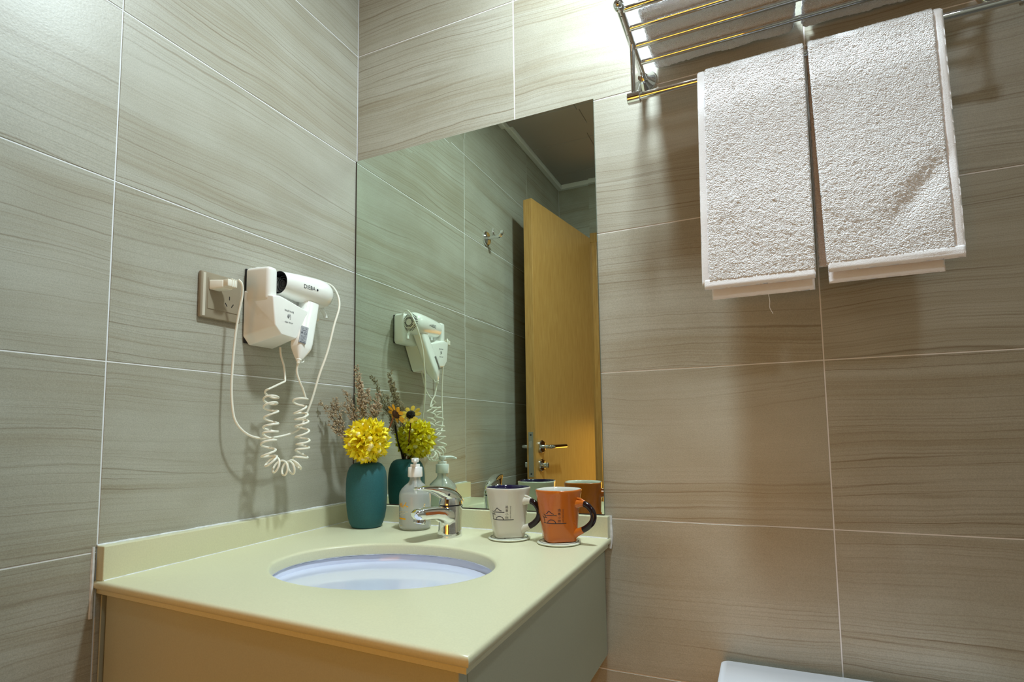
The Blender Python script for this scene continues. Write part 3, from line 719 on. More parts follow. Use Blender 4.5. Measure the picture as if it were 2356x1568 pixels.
sprig('loose dried sprig nearest the mirror, at the back of the vase', [(0.0387, -0.030, 1.232), (0.060, -0.026, 1.19), (0.050, -0.022, 1.165)], (-0.006, 0.010), 0.8, 0.7)

# ------------------------------------------------------------------ soap bottle
SB = Vector((0.2294, -0.0655, zc(0.229, -0.0655)))
so = thing('soap_bottle', 'frosted translucent pump bottle of hand soap with orange lettering beside the tap', 'bottle', SB)
mesh('bottle_body', *lathe([(0, 0), (0.030, 0), (0.0335, 0.0015), (0.0355, 0.006), (0.0360, 0.015), (0.0362, 0.050), (0.0360, 0.074), (0.0345, 0.082), (0.0300, 0.090), (0.0230, 0.097), (0.0160, 0.103), (0.0125, 0.109), (0.0120, 0.122), (0.0108, 0.122), (0.0108, 0.108), (0.0145, 0.1015), (0.0215, 0.0955), (0.0285, 0.0885), (0.0328, 0.081), (0.0345, 0.074), (0.0345, 0.012), (0.033, 0.004), (0, 0.003)], SB, 64), MT['bottle'], so, angle=60)
mesh('liquid_soap', *lathe([(0, 0.0036), (0.0325, 0.0046), (0.0340, 0.012), (0.0340, 0.074), (0.0325, 0.0795), (0, 0.0795)], SB, 48), MT['liquid'], so, angle=60)
mesh('dip_tube', *tube([SB+Vector((0.004, 0, 0.010)), SB+Vector((0, 0, 0.125))], 0.0030, 10), MT['pump'], so)
mesh('collar', *lathe([(0.0125, 0.116), (0.0162, 0.116), (0.0166, 0.118), (0.0162, 0.1365), (0.0150, 0.138), (0.0110, 0.138), (0.0110, 0.1435), (0.0100, 0.1445), (0.0042, 0.1445), (0.0042, 0.150), (0, 0.150)], SB, 40), MT['pump'], so)
nd = Vector((0.56, -0.83, 0)).normalized()
hp = SB+Vector((0, 0, 0.1485))
hd_ = mesh('pump_head', *lathe([(0, 0), (0.0080, 0), (0.0085, 0.002), (0.0088, 0.0075), (0.0078, 0.0095), (0, 0.0100)], hp, 32), MT['pump'], so)
mesh('nozzle', *tube(cat([hp+UZ*0.0055, hp+nd*0.012+UZ*0.006, hp+nd*0.026+UZ*0.0058, hp+nd*0.038+UZ*0.0015], 5), (lambda t: (0.0058-0.0030*t, 0.0042-0.0016*t)), 14), MT['pump'], hd_)
# orange print wrapped on the bottle; a = angle round the bottle measured from the direction facing the viewer's left
def cyl_map(c0, R_, a0):
    def f_(x, y):  # x metres to the right, y metres up
        a = a0+x/R_; return c0+Vector((math.cos(a)*R_, math.sin(a)*R_, y))
    return f_
bm_ = cyl_map(SB, 0.0366, math.radians(-97))
def put2d(parts, fn, name, m, parent, sub=True):
    mb = MB()
    for v, f in parts: mb.add([fn(q[0], q[1]) for q in v], f)
    return mb.build(name, m, parent, smooth=False)
scr = [[(-0.0105, 0.0), (-0.0065, 0.0025), (-0.0085, 0.0), (-0.0055, -0.003), (-0.0045, 0.004), (-0.002, -0.003), (0.0035, 0.0045)], [(-0.0105, 0.001), (-0.0075, -0.0025)], [(-0.001, 0.0), (0.003, -0.0005), (0.0065, -0.002)], [(-0.0075, 0.0035), (-0.004, -0.003)]]
put2d([stroke2d([(x*1.6, y*1.5+0.0555) for x, y in s_], 0.0020) for s_ in scr], bm_, 'orange_script', MT['amber'], so)
put2d([stroke2d([(-0.018+i*0.0020, 0.0265-0.00004*i) for i in range(12)], 0.0034)], bm_, 'orange_bar', MT['amber'], so)
ft = []
for yy, n_ in ((0.0415, 11), (0.0385, 8), (0.034, 6), (0.0105, 7)):
    for i in range(n_):
        if random.random() < 0.85: ft.append(stroke2d([(-0.0175+i*0.0026, yy+random.uniform(-.0005, .0005)), (-0.0160+i*0.0026, yy+random.uniform(-.0006, .0006))], 0.0011))
put2d(ft, bm_, 'small_print', MT['amberf'], so)
bm2 = cyl_map(SB, 0.0366, math.radians(-22))
put2d([stroke2d([(0, 0.058-i*0.004), (0.0008*(-1)**i, 0.0555-i*0.004)], 0.004) for i in range(6)], bm2, 'side_print', MT['amberf'], so)

# ------------------------------------------------------------------ coasters and mugs
def coaster(c, rot, label):
    t0 = thing('coaster', label, 'coaster', c, 'round coasters under the mugs')
    mesh('disc', *lathe([(0, 0), (0.0385, 0), (0.0425, 0.0012), (0.0430, 0.0028), (0.0415, 0.0040), (0.0390, 0.0042), (0, 0.0042)], c, 64), MT['coaster'], t0)
    mesh('dark_ring', *loft([[Vector(c)+Vector((r*math.cos(2*PI*k/64), r*math.sin(2*PI*k/64), z_)) for k in range(64)] for r, z_ in ((0.0386, 0.0038), (0.0384, 0.00445), (0.0370, 0.00445), (0.0368, 0.0038))], False, False), MT['ink'], t0)
    h = Vector(c)+UZ*0.0044; pr = []
    def fn(x, y):
        a = rot; return h+Vector((x*math.cos(a)-y*math.sin(a), x*math.sin(a)+y*math.cos(a), 0.00015))
    for s_ in logo_strokes(0.0009): pr.append(([(q[0]*1.25, (q[1]-0.012)*1.25, 0) for q in s_[0]], s_[1]))
    put2d(pr, fn, 'printed_house_mark', MT['ink'], t0)
    return t0
def logo_strokes(w_):
    k = 0.00091/31.37*1.03
    def q(X, Y): return ((X-895)*k, (1245-Y)*k)
    arch = [q(760+225*math.cos(a), 1245-225*math.sin(a)) for a in [PI*i/14 for i in range(15)]]
    L1 = [[q(190, 1240), q(600, 1248), q(1100, 1250), q(1600, 1245)], [q(255, 890), q(300, 1245)], [q(150, 800), q(195, 860), q(245, 890), q(500, 890)],
          [q(375, 745), q(385, 890)], [q(255, 680), q(300, 725), q(350, 745), q(1055, 745)], [q(440, 655), q(500, 635), q(630, 470), q(640, 470), q(810, 635), q(900, 655)], arch]
    out = []
    for s_ in L1:
        # densify so that the ribbon follows the curved wall
        d_ = []
        for a, b in zip(s_, s_[1:]):
            n = max(1, int(math.hypot(b[0]-a[0], b[1]-a[1])/0.002))
            d_ += [(a[0]+(b[0]-a[0])*i/n, a[1]+(b[1]-a[1])*i/n) for i in range(n)]
        d_.append(s_[-1]); out.append(stroke2d(d_, w_))
    return out
def mug(c, body_m, lining_m, label):
    c = Vector(c); hd = Vector((0.981, -0.198, 0)).normalized(); n1 = Vector((hd.y, -hd.x, 0))
    t0 = thing('mug', label, 'mug', c)
    HT = 0.0985
    def rad(z, th):   # rounded square foot with a corner under the handle, softly squared rim turned 45 degrees
        t = min(1.0, max(0.0, z/HT)); m = t**0.85
        ca, sa = abs(math.cos(th-PI/4)), abs(math.sin(th-PI/4)); rb = 1/((ca**5.0+sa**5.0)**0.2)
        ca, sa = abs(math.cos(th)), abs(math.sin(th)); rt_ = 1/((ca**2.7+sa**2.7)**(1/2.7))
        size_b = 0.0305+0.0130*t+0.0018*t**4; size_t = 0.0300+0.0112*t+0.0016*t**4
        r = rb*size_b*(1-m)+rt_*size_t*m
        if z < 0.004: r -= 0.0035*(1-z/0.004)**2
        return r
    def rg(z, off=0.0, n=72):
        return [c+hd*((rad(z, 2*PI*k/n)-off)*math.cos(2*PI*k/n))+n1*((rad(z, 2*PI*k/n)-off)*math.sin(2*PI*k/n))+UZ*z for k in range(n)]
    def rgz(z, off, zz): return [Vector((q.x, q.y, c.z+zz)) for q in rg(z, off)]
    rings = [rgz(0, 0.004, 0.0)]+[rg(z) for z in (0.0008, 0.002, 0.004, 0.012, 0.025, 0.04, 0.055, 0.07, 0.082, 0.092, 0.0965)]+[rgz(HT, 0.0006, HT), rgz(HT, 0.0018, HT+0.0006)]
    mesh('body', *loft(rings, True, False), body_m, t0, angle=60)
    rings = [rgz(HT, 0.0018, HT+0.0006), rgz(HT, 0.0030, HT)]+[rg(z, 0.0036) for z in (0.092, 0.075, 0.05, 0.025, 0.010)]+[rgz(0.01, 0.012, 0.006)]
    mesh('lining', *loft(rings, False, True), lining_m, t0, angle=60, label=None)
    def hp_(s, h): return c+hd*s+UZ*h
    P = cat([hp_(0.0385, 0.0725), hp_(0.046, 0.0735), hp_(0.056, 0.0735), hp_(0.0660, 0.0685), hp_(0.0735, 0.0595), hp_(0.0755, 0.0490), hp_(0.0715, 0.0390), hp_(0.0620, 0.0300), hp_(0.0510, 0.0235), hp_(0.0410, 0.0190), hp_(0.0345, 0.0160)], 6)
    L2 = seglen(P); T = L2[-1]
    ia = next(i for i, l in enumerate(L2) if l > 0.0145); ib = next(i for i, l in enumerate(L2) if l > T-0.0185)
    mesh('handle', *tube(P[ia:ib+1], lambda t: (0.0054, 0.0060), 16), MT['mugdark'], t0)
    mesh('handle_root', *tube(P[:ia+2], lambda t: (0.0088-0.0030*min(1, t*1.5), 0.0088-0.0024*min(1, t*1.5)), 16), body_m, t0)
    mesh('handle_root', *tube(P[ib-1:], lambda t: (0.0055+0.0024*t, 0.0061+0.0024*t), 16), body_m, t0)
    mesh('thumb_rest', *tube(cat([hp_(0.041, 0.083), hp_(0.049, 0.0815), hp_(0.058, 0.0770)], 4), lambda t: (0.0022, 0.0022), 10), body_m, t0)
    def fn(x, y):
        z = y+0.0375; th = math.radians(74)-x*1.10/0.0365; r = rad(z, th)+0.0003
        return c+hd*(r*math.cos(th))+n1*(r*math.sin(th))+UZ*z
    mb = MB()
    for v, f in logo_strokes(0.00125): mb.add([fn(q[0], q[1]) for q in v], f)
    mb.build('house_mark', MT['ink'], t0, smooth=False)
    k = 0.00091/31.37*1.03; mb = MB()
    for ch, Y, sz in (('\u8ffd', 385, 0.0058), ('\u559c', 625, 0.0052), ('\u5c0f', 865, 0.0052), ('\u9662', 1095, 0.0056)):
        v, f = text_geo(ch, sz)
        if v:
            cxm = (min(q.x for q in v)+max(q.x for q in v))/2; cym = (min(q.y for q in v)+max(q.y for q in v))/2
            mb.add([fn(q.x-cxm+(1195-895)*k, q.y-cym+(1245-Y)*k) for q in v], f)
    v, f = text_geo('ZHUI XI XIAO YUAN', 0.0027)
    mb.add([fn((1400-895)*k+q.y, (1245-740)*k-q.x) for q in v], f)
    mb.build('lettering', MT['ink'], t0, smooth=False)
    return t0
zco = zc(0.52, -0.09)
coaster(Vector((0.4745, -0.090, zc(0.474, -0.09))), -0.9, 'pale round coaster with a dark ring under the white mug')
coaster(Vector((0.5835, -0.096, zc(0.583, -0.096))), 0.2, 'pale round coaster with a dark ring under the orange mug')
mug((0.4712, -0.0861, zc(0.471, -0.09)+0.0044), MT['mugw'], MT['mugnavy'], 'off-white mug with dark lining, dark handle and a house mark, beside the tap')
mug((0.5824, -0.0900, zc(0.582, -0.09)+0.0044), MT['mugo'], MT['muglin'], 'burnt-orange mug with pale lining and dark handle at the right end of the countertop')

# ------------------------------------------------------------------ wall socket
sk = thing('wall_socket', 'champagne-coloured wall socket plate left of the hair dryer', 'socket', (0, -0.404, 1.345))
yc, zcn = -0.404, 1.3455
mesh('plate', *bev_mesh(*g_box((0.0005, yc-0.0445, zcn-0.0445), (0.009, yc+0.0445, zcn+0.0445)), 0.003, 3), MT['socket'], sk, smooth=True, angle=25)
mesh('bright_edge', *g_box((0.0075, yc-0.0405, zcn-0.0415), (0.0096, yc-0.0345, zcn+0.0415), 0.0008, 2), MT['socketlt'], sk, smooth=False)
mesh('insert', *bev_mesh(*g_box((0.0085, yc-0.0305, zcn-0.0265), (0.0101, yc+0.036, zcn+0.034)), 0.0006, 1), MT['socket'], sk, smooth=False)
for (a, b) in (((-0.3872, 1.3512), (-0.3872, 1.3440)), ((-0.3965, 1.3370), (-0.3920, 1.3303)), ((-0.3780, 1.3370), (-0.3825, 1.3303))):
    d_ = Vector((0, b[0]-a[0], b[1]-a[1])); n_ = Vector((0, -d_.z, d_.y)).normalized()*0.0009; a3 = Vector((0.0102, a[0], a[1])); b3 = a3+d_
    v = [a3+n_, a3-n_, b3-n_, b3+n_]; v += [q-Vector((0.0016, 0, 0)) for q in v]
    mesh('slot', v, [(0, 1, 2, 3), (4, 7, 6, 5), (0, 4, 5, 1), (1, 5, 6, 2), (2, 6, 7, 3), (3, 7, 4, 0)], MT['black'], sk, smooth=False)

# ------------------------------------------------------------------ hair dryer
hdv = thing('hair_dryer', 'white wall-hung hair dryer in its holder with a coiled cord, above the countertop', 'hair dryer', (0, -0.30, 1.26))
def W3(x, y, z): return Vector((x, y, z))
# back box (upper) and tapering holder (lower)
v, f = g_box((0.003, -0.3455, 1.334), (0.042, -0.168, 1.4225))
mesh('wall_bracket', *bev_mesh(v, f, 0.011, 4), MT['white'], hdv, angle=30)
back = [(-0.3484, 1.374), (-0.3484, 1.279), (-0.334, 1.2625), (-0.272, 1.2625), (-0.264, 1.268), (-0.228, 1.336), (-0.228, 1.362)]
front = [(-0.3462, 1.3545), (-0.3385, 1.297), (-0.3225, 1.2800), (-0.286, 1.2765), (-0.2815, 1.279), (-0.2500, 1.3405), (-0.3305, 1.3590)]
v = [W3(0.003, a, b) for a, b in back]+[W3(0.0816, a, b) for a, b in front]
n = 7; f = [tuple(range(n)), tuple(range(n, 2*n))[::-1]]+[(k, (k+1) % n, n+(k+1) % n, n+k) for k in range(n)]
mesh('holder_shell', *bev_mesh(v, f, 0.0052, 4), MT['white'], hdv, angle=30)
# nozzle cradle
v, f = g_box((0.004, -0.3480, 1.346), (0.0705, -0.3222, 1.4215))
v = [q if q.x < 0.01 else Vector((q.x, q.y, q.z-(0.004 if q.z > 1.4 else 0))) for q in v]
mesh('nozzle_cradle', *bev_mesh(v, f, 0.0085, 5), MT['white'], hdv, angle=30)
mesh('gasket', *g_box((0.0002, -0.343, 1.268), (0.003, -0.176, 1.42), 0.0), MT['black'], hdv, smooth=False) if False else None
mb = MB()
mb.add(*[x for x in g_box((0.0003, -0.345, 1.338), (0.0035, -0.175, 1.4205), 0.001, 1)]); mb.add(*g_box((0.0003, -0.345, 1.266), (0.0035, -0.268, 1.338), 0.001, 1))
mb.build('gasket', MT['black'], hdv, smooth=False)
# barrel: along +y
BX, BZ = 0.0575, 1.3930
bprof = [(-0.310, 0.0238, 0), (-0.302, 0.0246, 0), (-0.285, 0.0266, 0), (-0.260, 0.0290, 0), (-0.235, 0.0308, 0), (-0.213, 0.0320, 0), (-0.196, 0.0320, 0), (-0.185, 0.0302, 0), (-0.177, 0.0264, 0), (-0.1735, 0.0215, 0)]
rings = [[W3(BX+r*math.cos(2*PI*k/48), y, BZ+r*math.sin(2*PI*k/48)) for k in range(48)] for y, r, _ in bprof]
br = mesh('barrel', *loft(rings, False, False), MT['white'], hdv)
rings = [[W3(BX+r*math.cos(2*PI*k/48), y, BZ+r*math.sin(2*PI*k/48)) for k in range(48)] for y, r in ((-0.3102, 0.0237), (-0.3105, 0.0226), (-0.290, 0.0216), (-0.280, 0.0205), (-0.278, 0.002))]
mesh('air_outlet', *loft(rings, False, True), MT['black'], br)
mb = MB()
for r in (0.0065, 0.0115, 0.0165):
    P = [W3(BX+r*math.cos(2*PI*k/24), -0.298, BZ+r*math.sin(2*PI*k/24)) for k in range(25)]; mb.add(*tube(P, 0.0009, 6, False))
mb.build('outlet_grid', MT['black'], br)
rings = [[W3(BX+r*math.cos(2*PI*k/40), y, BZ+r*math.sin(2*PI*k/40)) for k in range(40)] for y, r in ((-0.1735, 0.0216), (-0.1715, 0.018), (-0.1700, 0.010), (-0.1695, 0.001))]
mesh('intake_cap', *loft(rings, False, True), MT['white'], br)
mesh('tail_hook', *tube(cat([W3(0.052, -0.184, 1.368), W3(0.053, -0.175, 1.358), W3(0.054, -0.170, 1.350), W3(0.055, -0.169, 1.344)], 5), lambda t: (0.0040, 0.0058*(1-0.25*t)), 14), MT['white'], br)
mb = MB()
for rr0, rr1, n_ in ((0.0185, 0.0255, 30), (0.0095, 0.0155, 20)):
    for k in range(n_):
        a = 2*PI*k/n_; ca, sa = math.cos(a), math.sin(a); yb = -0.1745 if rr0 > 0.015 else -0.1665
        y0_, y1_ = (-0.1718, -0.1762) if rr0 > 0.015 else (-0.1695, -0.1707); w_ = 0.0009
        v = []
        for r, y_ in ((rr0, y0_), (rr1, y1_)):
            c_ = W3(BX+r*ca, y_+0.0004, BZ+r*sa); t_ = W3(-sa, 0, ca)*w_; v += [c_+t_, c_-t_]
        v += [q-W3(0, 0.0008, 0) for q in v]
        mb.add(v, [(0, 1, 3, 2), (4, 6, 7, 5), (0, 4, 5, 1), (2, 3, 7, 6), (0, 2, 6, 4), (1, 5, 7, 3)])
mb.build('intake_slots', MT['black'], br, smooth=False)
# brand lettering on the barrel, wrapped round it
def barrel_map(x, y, yc_, off=0.0004):
    yy = yc_+x; r = np.interp(yy, [b[0] for b in bprof], [b[1] for b in bprof])+off
    a = math.radians(-4)+y/r; return W3(BX+r*math.cos(a), yy, BZ+r*math.sin(a))
v, f = text_geo('DIEBA', 0.0124)
mesh('brand_lettering', [barrel_map(q.x*0.92, q.y+0.0005, -0.2530) for q in v], f, MT['ink'], br, smooth=False)
dot = [(0.0024*math.cos(2*PI*k/16), 0.0024*math.sin(2*PI*k/16)) for k in range(16)]
v = [barrel_map(a, b+0.0, -0.2318, 0.0006) for a, b in dot]+[barrel_map(0, 0, -0.2318, 0.0008)]
mesh('badge_dot', v, [(k, (k+1) % 16, 16) for k in range(16)], MT['ink'], br)
# front cover print
def cover_map(x, y): return W3(0.0822, -0.3035+x, 1.3195+y)
mb = MB()
for tx, yy, sz in (('Wall hung', 0.0118, 0.0060), ('Hair dryer', -0.0118, 0.0052)):
    v, f = text_geo(tx, sz); mb.add([cover_map(q.x, q.y+yy) for q in v], f)
ic = [[(-0.0035, 0.004), (-0.004, 0.001), (-0.002, -0.002)], [(-0.002, 0.005), (-0.0028, 0.001), (-0.001, -0.002)], [(-0.0005, 0.0052), (-0.001, 0.001), (0, -0.0012)], [(0.0018, 0.0045), (0.0008, 0.001), (-0.0005, -0.002), (-0.002, -0.003)],
      [(0.001, 0.0055), (0.003, 0.0045), (0.0036, 0.001), (0.0045, -0.001), (0.0038, -0.0015), (0.0038, -0.0045), (0.0015, -0.0048)], [(-0.0045, 0.0), (-0.003, -0.0025), (-0.0005, -0.0035)]]
for s_ in ic:
    v, f = stroke2d(s_, 0.0007); mb.add([cover_map(q[0], q[1]) for q in v], f)
mb.build('cover_lettering', MT['ink'], hdv, smooth=False)
# handle: rounded bar from barrel down to the cap
hA = W3(0.058, -0.2235, 1.372); hB = W3(0.079, -0.2680, 1.2560); hx = (hB-hA).normalized()
hs = W3(0, 1, 0); hs = (hs-hx*hs.dot(hx)).normalized(); ht = hx.cross(hs).normalized()
rings = []
for t, w_, d_ in ((0, 0.0185, 0.0165), (0.3, 0.0192, 0.0165), (0.6, 0.0195, 0.0165), (0.85, 0.0200, 0.0165), (0.96, 0.0185, 0.0155), (1.0, 0.0168, 0.0142), (1.06, 0.0135, 0.0118), (1.15, 0.0080, 0.0080), (1.19, 0.0050, 0.0050)):
    cc_ = hA.lerp(hB, min(t, 1))+hx*(max(0, t-1)*(hB-hA).length)
    rings.append([cc_+hs*a+ht*b for a, b in rrect(w_, d_, min(w_, d_)*0.55)])
hn = mesh('handle', *loft(rings), MT['white'], hdv)
tip = hB+hx*(0.19*(hB-hA).length)
mesh('strain_relief', *lathe_dir([(0.0052, 0), (0.0058, 0.001), (0.0058, 0.003), (0.0040, 0.005), (0.0030, 0.010), (0, 0.010)], tip-hx*0.001, hx, 20), MT['cord'], hn)
P = [tip+hs*(0.0065+0.0065*math.cos(a))-hx*(0.004+0.0*a)+ht*0.0+hx*(0.006*math.sin(a)) for a in [PI*k/10 for k in range(-2, 11)]]
mesh('hanging_loop', *tube(P, 0.0016, 8), MT['white'], hn)
# rocker switch and rating plate
sg = ht if ht.x > 0 else -ht
cc_ = hA.lerp(hB, 0.42)-hs*0.0185
mesh('switch', *tube([cc_-hx*0.010, cc_-hx*0.005-hs*0.002, cc_+hx*0.006-hs*0.002, cc_+hx*0.011], lambda t: (0.003, 0.005), 12), MT['white'], hn)
cc_ = hA.lerp(hB, 0.80)-hs*0.0125+sg*0.0156; nrm_ = (sg*0.92-hs*0.39).normalized(); tw = (hs*0.92+sg*0.39).normalized()
def lab(a, b, o=0.0): return cc_+tw*a+hx*b+nrm_*o
v = [lab(a, b, o) for o in (0.0016, -0.0016) for a, b in ((-0.0075, -0.020), (0.0075, -0.020), (0.0075, 0.020), (-0.0075, 0.020))]
rp = mesh('rating_plate', v, [(0, 1, 2, 3), (4, 7, 6, 5), (0, 4, 5, 1), (1, 5, 6, 2), (2, 6, 7, 3), (3, 7, 4, 0)], MT['grey'], hn, smooth=False)
mb = MB()
for k_, (a0_, a1_) in enumerate(((-0.0055, 0.0060), (-0.0055, 0.0035), (-0.0055, 0.0050), (-0.0055, 0.0020), (-0.0055, 0.0055))):
    v, f = stroke2d([(a0_, 0.004+k_*0.0028), (a1_, 0.004+k_*0.0028)], 0.0008); mb.add([lab(q[0], q[1], 0.0018) for q in v], f)
v, f = stroke2d([(-0.0062, 0.0185), (0.0062, 0.0185)], 0.0016); mb.add([lab(q[0], q[1], 0.0018) for q in v], f)
for r_, cx_, cy2 in ((0.0032, 0.0025, -0.003), (0.0018, 0.0025, -0.003), (0.0012, -0.004, -0.014), (0.0012, 0.003, -0.015)):
    v, f = stroke2d([(cx_+r_*math.cos(2*PI*k/16), cy2+r_*math.sin(2*PI*k/16)) for k in range(17)], 0.0006); mb.add([lab(q[0], q[1], 0.0018) for q in v], f)
v, f = stroke2d([(-0.005, -0.010), (0.004, -0.010)], 0.0014); mb.add([lab(q[0], q[1], 0.0018) for q in v], f)
mb.add(*([lab(a, b, 0.00185) for a, b in ((-0.006, -0.006), (-0.003, -0.006), (-0.003, -0.001), (-0.006, -0.001))], [(0, 1, 2, 3)]))
mb.build('rating_print', MT['ink'], hn, smooth=False)
# ------------------------------------------------------------------ cords
cz = 1.0
cpts = [(0.050, -0.3123, 1.174), (0.055, -0.3212, 1.1487), (0.060, -0.3248, 1.1289), (0.062, -0.3250, 1.1089), (0.064, -0.3287, 1.0808), (0.065, -0.3339, 1.0568), (0.066, -0.3284, 1.0288), (0.067, -0.3067, 1.0146), (0.068, -0.2795, 1.0111), (0.070, -0.2568, 1.0253), (0.072, -0.2497, 1.0546), (0.073, -0.2532, 1.0883), (0.074, -0.2564, 1.114), (0.074, -0.2630, 1.1395), (0.075, -0.2590, 1.1600)]
cp_ = cat(cpts, 16); Ls = seglen(cp_); T = Ls[-1]
def turns(s):   # cumulative turns along the coil
    t = s/T
    return 20.5*t+0.9*math.sin(t*2*PI)*-0.0+0.8*(t-0.0)*(t-1.0)*1.2
hel = []; up_ = W3(1, 0, 0); steps = 20*22
for i in range(steps+1):
    s = T*i/steps; k = max(j for j in range(len(Ls)) if Ls[j] <= s+1e-9); k = min(k, len(Ls)-2)
    fr = (s-Ls[k])/max(1e-9, Ls[k+1]-Ls[k]); c_ = cp_[k].lerp(cp_[k+1], fr); tg = (cp_[min(k+2, len(cp_)-1)]-cp_[max(k-1, 0)]).normalized()
    e1 = (up_-tg*up_.dot(tg)).normalized(); e2 = tg.cross(e1)
    ph = turns(s)*2*PI; env = min(1, s/0.008, (T-s)/0.008+0.15)
    jit = 1+0.10*noise.noise(Vector((s*40, 0, 0)))
    hel.append(c_+(e1*math.cos(ph)*0.92+e2*math.sin(ph))*0.0140*max(env, 0.25)*jit+tg*0.0028*math.sin(ph*0.31))
lead1 = cat([(0.030, -0.2760, 1.264), (0.034, -0.2770, 1.245), (0.040, -0.2750, 1.225), (0.046, -0.2770, 1.205), (0.052, -0.2820, 1.190)], 6)
lead2 = cat([(0.078, -0.2585, 1.175), (0.080, -0.2700, 1.190), (0.080, -0.2780, 1.210), tuple(tip+hx*0.004)], 6)
full = lead1+hel[6:-6]+lead2
full = cat(full[::1], 1)
mesh('coiled_cord', *tube(full, 0.0021, 8), MT['cord'], hdv)
pc = cat([(0.047, -0.3985, 1.3785), (0.050, -0.3925, 1.3700), (0.047, -0.3885, 1.3500), (0.040, -0.3895, 1.3150), (0.034, -0.3910, 1.2700), (0.030, -0.3925, 1.2000), (0.031, -0.3925, 1.1500), (0.035, -0.3870, 1.1080), (0.042, -0.3680, 1.0830), (0.048, -0.3420, 1.0730), (0.052, -0.3100, 1.0735), (0.055, -0.2720, 1.0800), (0.058, -0.2450, 1.0920), (0.062, -0.2330, 1.1180), (0.072, -0.2250, 1.1550), (0.0825, -0.2157, 1.2083), (0.090, -0.2000, 1.2600), (0.093, -0.1840, 1.3200), (0.090, -0.1640, 1.3700), (0.0760, -0.1590, 1.4050), (0.058, -0.1640, 1.4240), (0.035, -0.1800, 1.4270), (0.018, -0.2000, 1.4230)], 8)
pw = mesh('power_cord', *tube(pc, 0.0023, 8), MT['cord'], hdv)
v, f = g_box((0.0102, -0.4335, 1.3555), (0.034, -0.4105, 1.3745)); v = [Vector((q.x, q.y+(0.012 if q.x > 0.02 else 0), q.z+(0.0035 if q.x > 0.02 and q.z < 1.36 else 0))) for q in v]
mb = MB(); mb.add(*bev_mesh(v, f, 0.0025, 3))
v, f = g_box((0.030, -0.4205, 1.3615), (0.046, -0.3990, 1.3755)); mb.add(*bev_mesh(v, f, 0.002, 2))
for k in range(3):
    yk = -0.4115+k*0.0045; mb.add(*g_box((0.0285, yk, 1.3610), (0.0470, yk+0.002, 1.3775), 0.0006, 1))
mb.build('plug', MT['cord'], pw, angle=30)

# ------------------------------------------------------------------ towel rack
RX0, RX1, RZ = 0.761, 1.345, 1.816
rk = thing('towel_rack', 'chrome wall-mounted towel shelf of parallel bars with a lower hanging rail', 'towel rack', (1.05, 0, RZ))
for rx in (RX0, RX1):
    mesh('wall_flange', *lathe_dir([(0.0275, 0), (0.0275, 0.004), (0.024, 0.009), (0.013, 0.016), (0.0095, 0.022), (0, 0.022)], (rx, 0.0, RZ-0.006), (0, -1, 0), 40), MT['chrome'], rk)
    am = mesh('arm', *tube([W3(rx, -0.016, RZ-0.003), W3(rx, -0.06, RZ), W3(rx, -0.226, RZ)], 0.0068, 20), MT['chrome'], rk)
    mesh('end_cap', *lathe_dir([(0.0085, 0), (0.0092, 0.002), (0.0092, 0.009), (0.0075, 0.013), (0.004, 0.0155), (0, 0.016)], (rx, -0.2245, RZ), (0, -1, 0), 28), MT['chrome'], am)
    for y_ in (-0.0603, -0.113, -0.165, -0.2164):
        mesh('arm_screw', *lathe_dir([(0.0016, 0), (0, 0.0006)], (rx, y_+0.006, RZ-0.0066), (0, 0, -1), 8), MT['ink'], am)
    for dy in (-0.0045, 0.0045):
        mesh('hanger_rod', *tube([W3(rx, -0.121+dy*1.8, RZ-0.001), W3(rx, -0.124+dy, RZ-0.05), W3(rx, -0.125+dy*0.8, 1.712)], 0.0034, 12), MT['chrome'], rk)
    mesh('rail_socket', *lathe_dir([(0, -0.011), (0.0098, -0.011), (0.0108, -0.010), (0.0108, 0.012), (0.0098, 0.013), (0.006, 0.013)], (rx, -0.125, 1.706), (1 if rx == RX0 else -1, 0, 0), 32), MT['chrome'], rk)
for y_ in (-0.0603, -0.113, -0.165, -0.2164):
    mesh('shelf_bar', *tube([W3(RX0, y_, RZ), W3(RX1, y_, RZ)], 0.0050, 20), MT['chrome'], rk)
mesh('hanging_rail', *tube([W3(RX0, -0.125, 1.706), W3(RX1, -0.125, 1.706)], 0.0066, 20), MT['chrome'], rk)

